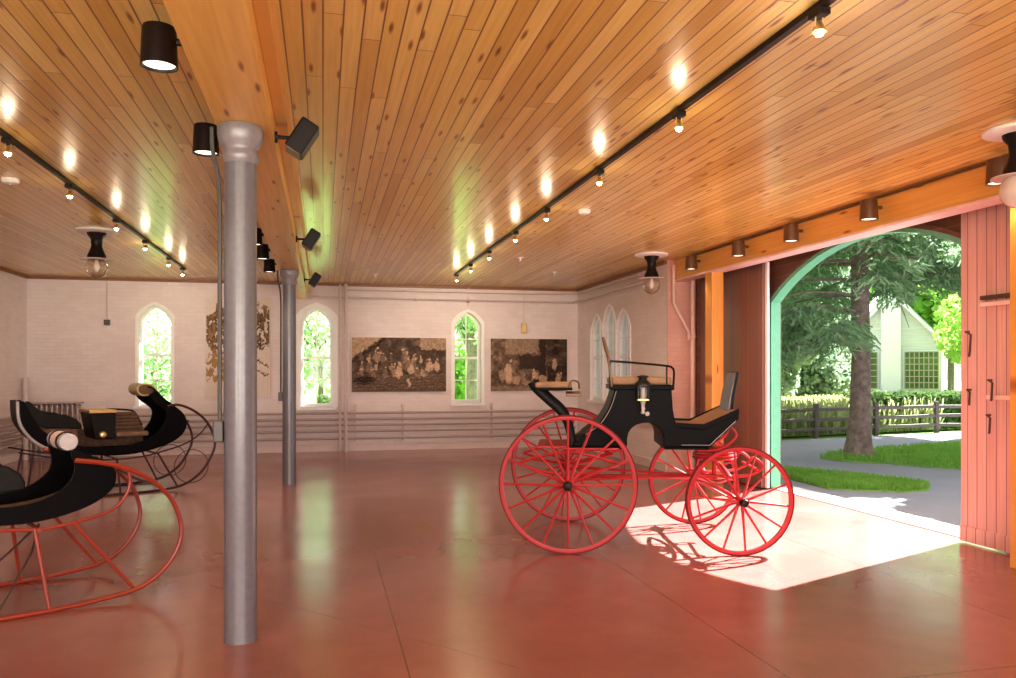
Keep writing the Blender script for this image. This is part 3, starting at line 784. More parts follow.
def crowd(U, V):
    L = 0.13 + 0.35 * vnoise(U, V, 14, 9, 3) ** 2
    L = np.where(V < 0.32, 0.20 + 0.10 * vnoise(U, V, 6, 20, 5), L)
    L = np.where((V > 0.78) & (U > 0.72), 0.45 + 0.2 * vnoise(U, V, 5, 3, 2), L)
    L = np.where((np.abs(V - 0.55 - U * 1.25) < 0.03) & (U < 0.36), 0.12, L)
    L = np.where((V > 0.62 + U * 1.25), 0.55 + 0.2 * vnoise(U, V, 5, 5, 9), L)
    r = np.random.default_rng(11)
    for k in range(46):
        cx = 0.08 + 0.72 * r.random(); cy = 0.40 + 0.42 * r.random() - 0.1 * abs(cx - .4); s = 0.8 + 0.5 * r.random(); v = 0.30 + 0.5 * r.random()
        L = ell(L, U, V, cx, cy - 0.09 * s, 0.028 * s, 0.085 * s, v * (0.5 + 0.5 * r.random()))
        L = ell(L, U, V, cx, cy + 0.01, 0.011 * s, 0.022 * s, 0.75)
    for cx, cy in ((0.50, 0.36), (0.63, 0.42), (0.82, 0.46), (0.90, 0.47)):
        L = ell(L, U, V, cx, cy, 0.045, 0.11, 0.72); L = ell(L, U, V, cx, cy + .13, 0.012, .022, .7)
    L = ell(L, U, V, 0.60, 0.16, 0.02, 0.09, 0.85); L = ell(L, U, V, 0.13, 0.22, 0.14, 0.10, 0.05, .5)
    for k in range(5): L = np.where(np.abs(V - 0.05 - 0.055 * k - 0.05 * U) < 0.006, L + 0.12, L)
    return sepia(L)
def picnic(U, V):
    L = 0.16 + 0.55 * vnoise(U, V, 16, 10, 21) ** 2
    L = np.where((U > 0.36) & (U < 0.66) & (V > 0.42) & (V < 0.68), 0.10 + 0.08 * vnoise(U, V, 8, 4, 2), L)
    L = np.where((V > 0.72) & (U > .2) & (U < .62), 0.35 + 0.25 * vnoise(U, V, 9, 5, 6), L)
    L = np.where((U > 0.64) & (U < 0.72) & (V > 0.2), 0.12, L)
    L = np.where((U > 0.73), 0.06 + 0.35 * vnoise(U, V, 12, 14, 4) ** 2, L)
    for cx, cy, rx, ry, v in ((0.23, 0.34, 0.06, 0.22, 0.75), (0.25, 0.58, 0.015, 0.03, .8), (0.15, .30, .04, .14, .55), (0.33, 0.22, 0.06, 0.10, .6), (0.58, 0.28, 0.05, .12, .7), (.57, .42, .013, .025, .8), (.68, .22, .05, .10, .6), (.88, .24, .04, .12, .55), (.83, .50, .03, .14, .6), (.5, .16, .12, .05, .5), (.92, .34, .012, .025, .7), (.42, .26, .04, .1, .45)):
        L = ell(L, U, V, cx, cy, rx, ry, v)
    L = np.where(V < 0.10, L * 0.5 + 0.25, L)
    return sepia(L)
def treepic(U, V):
    n = vnoise(U, V, 16, 26, 33, 4)
    L = 0.92 + 0 * U
    crown = ((U - 0.5) / 0.60) ** 2 + ((V - 0.68) / 0.26) ** 2 < 1 + 1.8 * (n - 0.5)
    L = np.where(crown & (n > 0.40), 0.16 + 0.9 * (n - .40), L)
    L = np.where((np.abs(U - 0.47 - 0.05 * np.sin(V * 9)) < 0.045) & (V > 0.1) & (V < .6), 0.1, L)
    L = np.where((V > 0.16) & (V < 0.44) & (U < 0.36) & (n > 0.42), 0.25 + 0.4 * n, L)
    L = np.where((np.abs(V - 0.30 - 0.35 * (1 - U)) < 0.008) & (U > .5), 0.2, L)
    L = np.where((np.abs(V - 0.22 - 0.15 * (1 - U)) < 0.006) & (U > .5), 0.25, L)
    c = sepia(L); w = (L > 0.8)[..., None]
    return np.where(w, np.array([0.72, 0.62, 0.56]), c * np.array([1.1, 0.95, 0.55]))
print_mesh('p', 0.54, 2.42, 1.15, 2.24, 15.955, crowd, 'wide sepia photo print of a crowd on steps, left of the third lancet window')
print_mesh('p', 3.32, 4.96, 1.15, 2.24, 15.955, picnic, 'sepia photo print of people under trees, right of the third lancet window')
print_mesh('p', -2.15, -0.99, 1.07, 2.97, 15.955, treepic, 'tall white print of a brown tree partly hidden behind the near column', 'pipe_white', 110, 170)

# ------------------------------------------------------------------ wheels
def wheel(parent, c, axis, R, nsp, hub_r, out, name='wheel', phase=0.0):
    """rim object at centre c, turning about axis (unit, horizontal); out=+1/-1: side on which the cap sits"""
    c = Vector(c); ax = Vector(axis).normalized(); up = Vector((0, 0, 1)); fw = up.cross(ax).normalized()
    def P(r, t, a): return c + fw * (r * math.cos(t)) + up * (r * math.sin(t)) + ax * a
    N = 72
    def ringm(r0, r1, w):
        mb = MB(); vs = []
        for k in range(N):
            t = 2 * PI * k / N; vs += [P(r0, t, -w * .8), P(r0, t, w * .8), P(r0 + (r1 - r0) * .4, t, w), P(r1, t, w), P(r1, t, -w), P(r0 + (r1 - r0) * .4, t, -w)]
        fs = [(6 * k + j, 6 * k + (j + 1) % 6, 6 * ((k + 1) % N) + (j + 1) % 6, 6 * ((k + 1) % N) + j) for k in range(N) for j in range(6)]
        return mb.add(vs, fs)
    w = ringm(R - 0.042, R - 0.012, 0.014).build(name, 'carriage_red', parent, smooth=True)
    ringm(R - 0.0125, R, 0.016).build('tyre', 'tyre_red', w, smooth=True)
    for k in range(nsp):
        t = 2 * PI * (k + phase) / nsp; a0 = 0.028 * (1 if k % 2 else -1)
        MB().tube([P(hub_r * 0.8, t, a0 + out * .02), P(hub_r + (R - hub_r) * .35, t, a0 * .7 + out * .014), P(R - 0.035, t, 0)], [0.0145, 0.0105, 0.0095], 8).build('spoke', 'carriage_red', w, smooth=True)
    MB().lathe([(hub_r * .55, -0.11), (hub_r * .8, -0.10), (hub_r * .95, -0.03), (hub_r * 1.08, 0), (hub_r * .95, 0.03), (hub_r * .75, 0.07), (hub_r * .7, 0.08)], c, ax * out, 24).build('hub', 'carriage_red', w, smooth=True)
    MB().lathe([(hub_r * .70, 0.075), (hub_r * .78, 0.085), (hub_r * .78, 0.13), (hub_r * .62, 0.145), (hub_r * .2, 0.152), (0.001, 0.152)], c, ax * out, 20).build('hub_cap', 'black_metal', w, smooth=True)
    return w

# ------------------------------------------------------------------ the red carriage (local x forward, y to the far side)
cg = thing('carriage', 'black open horse carriage with red spoked wheels standing by the arched doorway', 'carriage', (2.256, 7.239, 0), math.atan2(-.437, 1.40))
fc = lambda a, z, d: (a, d, z)
RR, RFw = 0.592, 0.463
wheel(cg, (0, -0.75, RR), (0, 1, 0), RR, 16, 0.05, -1, 'rear_wheel', 0.0)
wheel(cg, (0, 0.75, RR), (0, 1, 0), RR, 16, 0.05, 1, 'rear_wheel', 0.3)
aa = math.radians(6.7); fax = Vector((-math.sin(aa), math.cos(aa), 0)); fcn = Vector((1.36, 0, RFw))
wheel(cg, fcn - fax * 0.72, fax, RFw, 14, 0.045, -1, 'front_wheel', 0.25)
wheel(cg, fcn + fax * 0.72, fax, RFw, 14, 0.045, 1, 'front_wheel', 0.1)
# body with arched cut-under
cut = [(0.845, 0.885), (0.845, 0.96)] + [(0.685 + 0.16 * math.cos(t), 0.96 + 0.14 * math.sin(t)) for t in [math.radians(q) for q in (20, 40, 60, 80, 100, 120, 140, 160)]] + [(0.525, 0.96), (0.525, 0.89)]
prof_top = smooth_path([(0.04, 0.90), (0.14, 0.99), (0.27, 1.09), (0.36, 1.23), (0.41, 1.38)], 4)
prof = prof_top + [(0.40, 1.40), (0.915, 1.40), (0.925, 1.22), (0.945, 1.11), (0.985, 1.06), (1.19, 1.045), (1.50, 1.19), (1.50, 1.13), (1.25, 0.885)] + cut + [(0.30, 0.885), (0.04, 0.885)]
# split into convex-ish slabs so that the caps triangulate well
body = MB().prism(prof, -0.42, 0.42, fc)
body.build('body', 'lacquer_black', cg, bevel=0.010)
for sgn in (-1, 1):
    MB().tube([(1.0, sgn * .425, 0.905), (1.245, sgn * .425, 0.905), (1.47, sgn * .425, 1.12)], 0.0025, 6).build('pinstripe', 'pale_trim', cg)
    MB().tube([(a + 0.018, sgn * .424, z + 0.0) for a, z in prof_top[4:]], 0.0025, 6).build('pinstripe', 'pale_trim', cg)
MB().box((0.0, -0.44, 0.865), (0.52, 0.44, 0.885)).box((0.85, -0.44, 0.865), (1.24, 0.44, 0.885)).build('sill_board', 'lacquer_black', cg, bevel=0.004)
# toe board, mat and dash
MB().prism([(0.99, 1.062), (1.19, 1.05), (1.48, 1.195), (1.48, 1.215), (1.185, 1.072), (0.99, 1.08)], -0.36, 0.36, fc).build('floor_mat', 'mat_brown', cg)
for y0 in (-0.425, 0.40): MB().prism([(0.955, 1.06), (1.20, 1.045), (1.50, 1.185), (1.50, 1.23), (1.195, 1.09), (0.955, 1.10)], y0, y0 + .025, fc).build('side_ledge', 'lacquer_black', cg, bevel=0.004)
ds = MB().sheet(smooth_path([(1.46, 1.19), (1.475, 1.30), (1.50, 1.42), (1.535, 1.54)], 4), -0.20, 0.20, 0.018, fc).build('dashboard', 'leather_grey', cg, bevel=0.004)
MB().tube([(1.475, -0.21, 1.18), (1.49, -0.21, 1.33), (1.53, -0.20, 1.545), (1.53, 0.20, 1.545), (1.49, 0.21, 1.33), (1.475, 0.21, 1.18)], 0.011, 8).build('dash_frame', 'leather_black', ds, smooth=True)
# front seat: box lip, cushion, rails, backrest stay
MB().box((0.375, -0.45, 1.39), (0.935, 0.45, 1.435)).build('seat_board', 'lacquer_black', cg, bevel=0.008)
MB().box((0.385, -0.43, 1.436), (0.915, 0.43, 1.505)).build('seat_cushion', 'cushion_tan', cg, bevel=0.022, seg=3)
for sgn in (-1,):
    y = sgn * 0.44
    MB().tube(smooth_path([(0.375, y, 1.40), (0.372, y, 1.52), (0.37, y, 1.635), (0.40, y, 1.645), (0.62, y, 1.628), (0.86, y, 1.605), (0.918, y, 1.585), (0.932, y, 1.54), (0.925, y, 1.42)], 3), 0.010, 8).build('seat_rail', 'leather_black', cg, smooth=True)
    MB().tube([(0.87, y * 0.98, 1.60), (0.87, y * 0.98, 1.44)], 0.007, 6).build('rail_post', 'leather_black', cg, smooth=True)
for sgn in (-1,):
    MB().tube([(0.385, -0.46, 1.42), (0.365, -0.455, 1.60), (0.335, -0.45, 1.76), (0.315, -0.445, 1.84)], [0.011, 0.011, 0.010, 0.008], 8).tube([(0.365, -0.455, 1.66), (0.335, -0.45, 1.76), (0.31, -0.445, 1.86)], [0.012, 0.019, 0.013], 8).build('whip_holder', 'dark_brown_metal', cg, smooth=True)
# lamp on the near side
lp = MB().box((0.605, -0.55, 1.30), (0.705, -0.45, 1.315)).build('lantern', 'brass', cg, bevel=0.003)
lm = MB()
for dx in (-.045, .045):
    for dy in (-.045, .045): lm.cyl((0.655 + dx, -0.50 + dy, 1.31), (0.655 + dx, -0.50 + dy, 1.44), 0.006, n=6)
lm.lathe([(0.066, 0), (0.066, 0.012), (0.04, 0.035), (0.036, 0.06), (0.05, 0.065), (0.05, 0.075), (0.001, 0.085)], (0.655, -0.50, 1.44), n=20)
lm.build('lantern_top', 'black_metal', lp, smooth=True)
MB().box((0.615, -0.54, 1.315), (0.695, -0.46, 1.44)).build('lantern_glass', 'globe_glass', lp)
MB().cyl((0.655, -0.50, 1.315), (0.655, -0.50, 1.41), 0.02, n=14).build('candle', 'pale_trim', lp)
MB().lathe([(0.03, 0), (0.018, -0.03), (0.014, -0.09), (0.02, -0.11), (0.001, -0.12)], (0.655, -0.50, 1.30), n=16).box((0.655, -0.50, 1.22), (0.675, -0.42, 1.235)).build('lantern_stem', 'pale_trim', lp, smooth=True)
MB().lathe([(0.001, 0), (0.02, 0.0), (0.02, 0.006), (0.001, 0.01)], (0.70, -0.425, 1.18), (0, -1, 0), 12).build('side_badge', 'pale_trim', cg)
# rear (groom's) seat on curved irons
for sgn in (-1, 1):
    y = sgn * 0.36
    MB().tube(smooth_path([(-0.33, y, 1.46), (-0.29, y, 1.40), (-0.17, y, 1.29), (-0.06, y, 1.19), (0.00, y, 1.08), (0.03, y, 0.95), (0.04, y, 0.86)], 4), [0.030] * 25, 8, flat=(0.55, 1.25)).build('seat_bracket', 'leather_black', cg, smooth=True)
MB().box((-0.31, -0.40, 1.385), (0.04, 0.40, 1.405)).build('rear_seat_board', 'lacquer_black', cg, bevel=0.005)
MB().box((-0.30, -0.39, 1.406), (0.035, 0.39, 1.455)).build('rear_cushion', 'cushion_tan', cg, bevel=0.018, seg=3)
MB().tube(smooth_path([(-0.30, -0.39, 1.40), (-0.31, -0.39, 1.47), (-0.31, 0.39, 1.47), (-0.30, 0.39, 1.40)], 4), 0.009, 8).build('rear_rail', 'leather_black', cg, smooth=True)
MB().tube(smooth_path([(0.0, -0.39, 1.40), (0.03, -0.39, 1.47), (0.09, -0.37, 1.46), (0.10, -0.35, 1.40)], 4), 0.008, 8).build('grab_rail', 'dark_brown_metal', cg, smooth=True)
MB().box((-0.02, -0.40, 1.33), (0.12, 0.40, 1.36)).build('rear_foot_board', 'dark_brown_metal', cg, bevel=0.006)
MB().box((-0.28, -0.36, 0.86), (0.06, 0.36, 0.885)).build('tail_board', 'carriage_red', cg, bevel=0.005)
# running gear
MB().tube([(0, -0.70, RR), (0, -0.3, RR - 0.02), (0, 0.3, RR - 0.02), (0, 0.70, RR)], 0.020, 8).build('rear_axle', 'carriage_red', cg, smooth=True)
MB().tube([tuple(fcn - fax * .68), tuple(fcn - fax * .3 + Vector((0, 0, .02))), tuple(fcn + fax * .3 + Vector((0, 0, .02))), tuple(fcn + fax * .68)], 0.020, 8).build('front_axle', 'carriage_red', cg, smooth=True)
MB().tube([(0, 0, RR - 0.02), (0.7, 0, RR - 0.02), (1.39, 0, RR - 0.02)], 0.019, 8).build('perch', 'carriage_red', cg, smooth=True)
for sgn in (-1, 1):
    MB().tube(smooth_path([(0.0, sgn * 0.5, RR), (0.5, sgn * .30, RR + .0), (1.0, sgn * .12, RR - .01), (1.36, 0, RR)], 4), 0.012, 6).build('perch_stay', 'carriage_red', cg, smooth=True)
    for j, (z0, b) in enumerate(((0.635, -1), (0.80, 1))):
        z = 0.735
        MB().tube(smooth_path([(-0.45, sgn * .46, z), (-0.2, sgn * .46, z + b * 0.075), (0.0, sgn * .46, z + b * 0.10), (0.2, sgn * .46, z + b * 0.075), (0.45, sgn * .46, z)], 4), 0.016, 8, flat=(1.3, .9)).build('rear_spring', 'carriage_red', cg, smooth=True)
    MB().cyl((0.0, sgn * .46, RR), (0.0, sgn * .46, 0.65), 0.03).cyl((0, sgn * .46, .83), (0, sgn * .46, .87), 0.03).build('spring_block', 'carriage_red', cg)
    MB().tube([(-0.05, sgn * .46, .865), (0.45, sgn * .46, .865)], 0.014, 6).build('body_loop', 'carriage_red', cg, smooth=True)
for b in (-1, 1):
    MB().tube([tuple(fcn + fax * (q * .46) + Vector((0, 0, 0.165 + b * 0.09 * (1 - q * q)))) for q in (-1, -.75, -.5, -.25, 0, .25, .5, .75, 1)], 0.016, 8, flat=(1.3, .9)).build('front_spring', 'carriage_red', cg, smooth=True)
fw_ = MB().tube([(1.36 + 0.19 * math.cos(2 * PI * k / 28), 0.19 * math.sin(2 * PI * k / 28), 0.755) for k in range(28)], 0.013, 6, closed=True)
fw_.tube([(1.36 + 0.19 * math.cos(2 * PI * k / 28), 0.19 * math.sin(2 * PI * k / 28), 0.785) for k in range(28)], 0.012, 6, closed=True)
fw_.box((1.17, -0.04, 0.74), (1.56, 0.04, 0.80)).cyl((1.36, 0, .56), (1.36, 0, .86), 0.022).box((1.33, -.22, .80), (1.39, .22, .865))
fw_.build('fifth_wheel', 'carriage_red', cg, smooth=True)
for sgn in (-1, 1):
    sc_ = [(1.10, sgn * .20, .865), (1.25, sgn * .22, .84), (1.42, sgn * .22, .88), (1.52, sgn * .20, .98), (1.46, sgn * .18, 1.06)]
    MB().tube(smooth_path(sc_, 4), 0.013, 6).build('scroll_iron', 'carriage_red', cg, smooth=True)
    fu = [(1.12, sgn * .10, 0.62), (1.395, sgn * .16, 0.60), (1.62, sgn * .24, 0.62), (1.74, sgn * .26, 0.70), (1.66, sgn * .26, .78), (1.60, sgn * .25, .72)]
    MB().tube(smooth_path(fu, 4), 0.014, 6).build('shaft_iron', 'carriage_red', cg, smooth=True)
MB().tube([(1.68, -0.28, 0.68), (1.68, 0.28, 0.68)], 0.014, 8).build('shaft_bar', 'carriage_red', cg, smooth=True)

# ------------------------------------------------------------------ sleighs (local x forward, y to the far side, near runner on y=0)
def curve_local(pts, y, k=5): return smooth_path([(u, y, z) for u, z in pts], k)
# --- red cutter, front left
a1 = math.radians(28)
s1 = thing('sleigh', 'black cutter sleigh with orange-red runners in the left foreground', 'sleigh', (-1.951, 5.542, 0), a1)
RUN = [(-1.45, 0.035), (-0.6, 0.016), (0.0, 0.016), (0.27, 0.016), (0.55, 0.03), (0.80, 0.065), (0.95, 0.145), (1.06, 0.28), (1.10, 0.43), (1.06, 0.60), (0.98, 0.72), (0.87, 0.82), (0.72, 0.90), (0.57, 0.945), (0.42, 0.97)]
RAIL = [(-1.35, 0.62), (-0.6, 0.58), (0.0, 0.555), (0.24, 0.535), (0.48, 0.565), (0.65, 0.61), (0.74, 0.69), (0.775, 0.79), (0.76, 0.88)]
for y in (0.0, 0.95):
    MB().tube(curve_local(RUN, y), 0.019, 8, flat=(1.0, 0.85)).build('runner', 'sleigh_red', s1, smooth=True)
    yy = y + (0.06 if y == 0 else -0.06)
    MB().tube(curve_local(RAIL, yy), 0.012, 8).build('upper_rail', 'sleigh_red', s1, smooth=True)
    for (u0, z0, u1, z1) in ((0.20, 0.54, 0.27, 0.03), (0.42, 0.56, 0.79, 0.06), (-0.35, 0.57, -0.28, 0.03), (-0.85, 0.59, -0.98, 0.04)):
        MB().tube([(u0, yy, z0), (u1, y, z1)], [0.014, 0.012], 8).build('strut', 'sleigh_red', s1, smooth=True)
    MB().tube([(0.30, 0.475, 0.50), (0.22, yy * .5 + .24, 0.35), (-0.02, y, 0.04)], 0.008, 6).build('brace', 'iron', s1, smooth=True)
for u, z in ((0.22, .535), (-0.33, .57), (-.87, .59)):
    MB().tube([(u, 0.03, z), (u, 0.92, z)], 0.014, 8).build('cross_bar', 'sleigh_red', s1, smooth=True)
MB().tube(smooth_path([(0.93, 0.0, 0.79), (0.985, 0.3, 0.74), (0.985, 0.65, 0.74), (0.93, 0.95, 0.79)], 5), 0.011, 8).build('nose_bar', 'iron', s1, smooth=True)
OUT1 = [(-1.15, 1.20), (-1.12, 0.98), (-0.98, 0.78), (-0.75, 0.66), (-0.4, 0.60), (0.02, 0.575), (0.22, 0.575), (0.42, 0.61), (0.58, 0.67), (0.685, 0.76), (0.70, 0.86), (0.66, 0.92), (0.60, 0.96), (0.54, 0.985)]
INN1 = [(-1.07, 1.19), (-1.03, 1.0), (-0.90, 0.86), (-0.70, 0.78), (-0.4, 0.73), (0.02, 0.69), (0.20, 0.70), (0.34, 0.75), (0.425, 0.83), (0.445, 0.90), (0.44, 0.95), (0.43, 0.985), (0.425, 1.01), (0.42, 1.03)]
def crescent(outp, innp, y0, y1):
    a = smooth_path(outp, 4); b = smooth_path(innp, 4); mb = MB()
    for i in range(len(a) - 1):
        mb.prism([a[i], a[i + 1], b[i + 1], b[i]], y0, y1, fc)
    # one closed skin: drop the walls between neighbours
    keep = {}
    for f in mb.f:
        key = tuple(sorted(tuple(round(c, 5) for c in mb.v[i]) for i in f)); keep.setdefault(key, []).append(f)
    mb.f = [v[0] for v in keep.values() if len(v) == 1]
    vm = {}; idx = []; nv = []
    for p in mb.v:
        k = tuple(round(c, 5) for c in p)
        if k not in vm: vm[k] = len(nv); nv.append(p)
        idx.append(vm[k])
    mb.f = [tuple(idx[i] for i in f) for f in mb.f]; mb.v = nv
    return mb
for y0, y1 in ((0.12, 0.15), (0.80, 0.83)):
    crescent(OUT1, INN1, y0, y1).build('side_panel', 'lacquer_black', s1, bevel=0.004)
MB().sheet(smooth_path(OUT1, 4), 0.13, 0.82, 0.022, fc).build('floor_shell', 'lacquer_black', s1, smooth=True)
MB().sheet(smooth_path([(u, z + .03) for u, z in OUT1[4:9]], 4), 0.16, 0.79, 0.012, fc).build('carpet', 'carpet_brown', s1, smooth=True)
MB().sheet(smooth_path([(0.64, .94), (0.56, .98), (0.50, 1.01), (0.47, 1.05), (0.465, 1.09)], 4), 0.20, 0.70, 0.024, fc).build('dash_neck', 'lacquer_black', s1, smooth=True)
MB().cyl((0.42, 0.17, 1.08), (0.42, 0.55, 1.08), 0.058, n=28).build('dash_scroll', 'pale_trim', s1, smooth=True, bevel=0.006)
MB().cyl((0.42, 0.27, 1.08), (0.42, 0.44, 1.08), 0.061, n=28).build('scroll_cover', 'pink_paint', s1, smooth=True)
for y in (0.25, 0.45):
    MB().cyl((0.42, y - .014, 1.08), (0.42, y + .014, 1.08), 0.066, n=28).build('scroll_strap', 'black_metal', s1, smooth=True)
WING1 = [(0.16, 0.79), (0.16, 0.84), (0.13, 0.90), (0.07, 0.945), (0.0, 0.97), (-0.3, 1.02), (-0.65, 1.13), (-0.92, 1.28), (-1.0, 1.30), (-1.02, 1.0), (-0.9, 0.80), (-0.4, 0.74)]
for y0, y1 in ((0.125, 0.165), (0.785, 0.825)):
    MB().prism(WING1, y0, y1, fc).build('seat_wing', 'leather_black', s1, bevel=0.012)
MB().box((-0.78, 0.17, 0.80), (0.02, 0.78, 0.90)).build('seat_cushion', 'cushion_cord', s1, bevel=0.03, seg=3)
MB().box((-0.76, 0.17, 0.60), (-0.05, 0.78, 0.80)).build('seat_box', 'lacquer_black', s1)
MB().sheet([(-0.78, 0.88), (-0.86, 1.05), (-0.97, 1.29)], 0.165, 0.785, 0.07, fc).build('seat_back', 'cushion_cord', s1, bevel=0.02)

# --- dark double-seat sleigh behind
a2 = math.radians(26)
s2 = thing('sleigh', 'dark sleigh with thin maroon runners and a gold swan-neck dash, near the radiator', 'sleigh', (-2.168, 11.063, 0), a2)
RUN2 = [(-1.6, 0.05), (-1.2, 0.016), (-0.7, 0.014), (-0.04, 0.014), (0.37, 0.05), (0.62, 0.19), (0.77, 0.40), (0.83, 0.59), (0.77, 0.80), (0.65, 0.96), (0.49, 1.07), (0.34, 1.12), (0.22, 1.10)]
for y in (0.0, 0.95):
    MB().tube(curve_local(RUN2, y), 0.017, 8).build('runner', 'sleigh_maroon', s2, smooth=True)
    yy = 0.06 if y == 0 else 0.89
    MB().tube(curve_local([(-1.45, .60), (-1.0, .50), (-0.5, .45), (-.1, .46), (.2, .52), (.46, .60), (.65, .72), (.76, .86)], yy), 0.010, 8).build('upper_rail', 'sleigh_maroon', s2, smooth=True)
    MB().tube([(0.52 + .22 * math.cos(2 * PI * k / 26), y, 0.30 + .22 * math.sin(2 * PI * k / 26)) for k in range(26)], 0.006, 6, closed=True).build('scroll_ring', 'sleigh_maroon', s2, smooth=True)
    for (u0, z0, u1, z1) in ((-0.38, 0.46, -0.35, 0.03), (0.11, 0.50, 0.34, 0.05), (-0.9, 0.48, -0.80, 0.03), (-1.30, 0.56, -1.38, 0.04)):
        MB().tube([(u0, yy, z0), (u1, y, z1)], 0.013, 8).build('strut', 'sleigh_maroon', s2, smooth=True)
for u, z in ((-0.38, .45), (0.1, .49), (-.9, .48)):
    MB().tube([(u, 0.03, z), (u, 0.92, z)], 0.013, 8).build('cross_bar', 'sleigh_maroon', s2, smooth=True)
OUT2 = [(-1.44, 1.20), (-1.42, 0.95), (-1.30, 0.75), (-1.12, 0.62), (-0.80, 0.53), (-0.26, 0.49), (0.14, 0.56), (0.40, 0.68), (0.50, 0.84), (0.46, 0.99), (0.32, 1.12), (0.20, 1.22), (0.12, 1.31)]
INN2 = [(-1.38, 1.20), (-1.28, 0.99), (-1.18, 0.84), (-1.0, 0.72), (-0.76, 0.63), (-0.26, 0.60), (0.05, 0.70), (0.18, 0.82), (0.235, 0.93), (0.235, 1.03), (0.17, 1.10), (0.09, 1.16), (0.02, 1.25)]
for y0, y1 in ((0.12, 0.15), (0.80, 0.83)):
    crescent(OUT2, INN2, y0, y1).build('side_panel', 'lacquer_black', s2, bevel=0.004)
MB().sheet(smooth_path(OUT2, 4), 0.13, 0.82, 0.022, fc).build('floor_shell', 'lacquer_black', s2, smooth=True)
MB().sheet(smooth_path([(u, z + .04) for u, z in OUT2[3:8]], 4), 0.16, 0.79, 0.012, fc).build('carpet', 'carpet_brown', s2, smooth=True)
MB().tube(smooth_path([(u - .010, 0.118, z) for u, z in OUT2[:5]], 4), 0.018, 8).build('rear_edging', 'pale_trim', s2, smooth=True)  # pale edging, thickened to stand in for the highlight at the tip
MB().box((-1.0, 0.785, 0.56), (0.12, 0.80, 0.80)).build('inner_lining', 'carpet_brown', s2)
# gold swan-head roll on top of the dash
MB().sheet(smooth_path([(0.20, 1.22), (0.155, 1.29), (0.10, 1.345), (0.04, 1.36)], 4), 0.22, 0.72, 0.018, fc).build('dash_neck', 'lacquer_black', s2, smooth=True)
MB().sheet(smooth_path([(0.16, 1.325), (0.09, 1.385), (0.0, 1.405), (-0.07, 1.385), (-0.10, 1.33), (-0.08, 1.27), (-0.02, 1.235), (0.05, 1.24)], 4), 0.24, 0.66, 0.02, fc).build('dash_scroll', 'old_gold', s2, smooth=True)
MB().prism(smooth_path([(0.14, 1.31), (0.07, 1.365), (0.0, 1.385), (-0.05, 1.365), (-0.08, 1.33), (-0.06, 1.27), (0.0, 1.25), (0.07, 1.25)], 2), 0.25, 0.65, fc).build('scroll_core', 'dark_brown_metal', s2)
WING2 = [(-1.37, 1.20), (-1.33, 1.20), (-1.22, 1.09), (-1.05, 1.045), (-0.92, 1.02), (-0.82, 0.97), (-0.765, 0.90), (-0.76, 0.84), (-0.95, 0.86), (-1.15, 0.87), (-1.30, 0.93), (-1.36, 1.05)]
for y0, y1 in ((0.125, 0.165), (0.785, 0.825)):
    MB().prism(WING2, y0, y1, fc).build('seat_wing', 'leather_black', s2, bevel=0.012)
MB().box((-1.20, 0.17, 0.70), (-0.80, 0.78, 0.86)).build('rear_seat', 'cushion_cord', s2, bevel=0.03, seg=3)
fs_ = MB().prism([(-0.60, 0.70), (-0.66, 1.03), (-0.36, 1.03), (-0.37, 0.70)], 0.17, 0.78, fc).build('front_seat_box', 'leather_black', s2, bevel=0.015)
MB().prism([(-0.67, 1.03), (-0.68, 1.075), (-0.36, 1.07), (-0.36, 1.03)], 0.16, 0.79, fc).build('seat_top', 'brass', fs_, bevel=0.008)
bk = MB()
for k in range(6):
    z = 0.76 + k * 0.046; bk.tube([(-0.34, 0.70, z), (0.10 - 0.02 * k, 0.70, z)], 0.026, 8)
bk.build('seat_back', 'cushion_cord', s2, smooth=True)
MB().box((-0.36, 0.16, 0.72), (0.03, 0.78, 0.78)).build('front_cushion', 'cushion_cord', s2, bevel=0.02, seg=3)
MB().tube(smooth_path([(-0.36, 0.73, 1.06), (-0.1, 0.73, 1.04), (0.0, 0.73, 1.0), (0.09, 0.73, 0.82)], 4), 0.013, 8).build('back_frame', 'black_metal', s2, smooth=True)
MB().lathe([(0.04, 0), (0.045, .01), (0.03, .03), (0.001, .035)], (-0.52, 0.155, 0.76), (0, -1, 0), 18).build('side_medallion', 'brass', s2, smooth=True)

# ------------------------------------------------------------------ outdoors
GZ = -0.08
def poly_ground(name, pts, z, mat, th=0.02):
    return MB().prism(pts, z - th, z, lambda a, b, d: (a, b, d)).build(name, mat)
g = MB().box((-60, YB + 0.35, GZ - 0.1), (120, 140, GZ)).box((XD + 0.3, -40, GZ - 0.1), (120, YB + 0.35, GZ)).box((-60, -60, GZ - .1), (XD + .3, YF - .35, GZ))
tag(g.build('ground', 'lawn'), kind='structure')
tag(poly_ground('gravel_drive', [(XD + 0.36, -15), (40, -15), (40, 21.5), (20.0, 18.9), (16.68, 18.1), (13.68, 17.5), (10.4, 16.7), (XD + 0.36, 15.8)], GZ + 0.03, 'gravel', 0.03), kind='structure')
strip1 = [(6.70, 9.62), (7.50, 9.14), (7.93, 9.21), (8.25, 9.55), (8.1, 10.2), (7.75, 10.9), (7.36, 11.5), (7.0, 11.6), (6.78, 10.9)]
grass2 = [(9.0, 12.5), (9.5, 12.15), (9.85, 11.4), (10.21, 11.04), (12.6, 8.6), (16, 9.5), (17, 14.6), (13.9, 15.1), (11.21, 14.3), (9.5, 13.6), (8.95, 13.1)]
def inside(p, poly):
    x, y = p; c = False; n = len(poly)
    for i in range(n):
        x1, y1 = poly[i]; x2, y2 = poly[(i + 1) % n]
        if (y1 > y) != (y2 > y) and x < (x2 - x1) * (y - y1) / (y2 - y1) + x1: c = not c
    return c
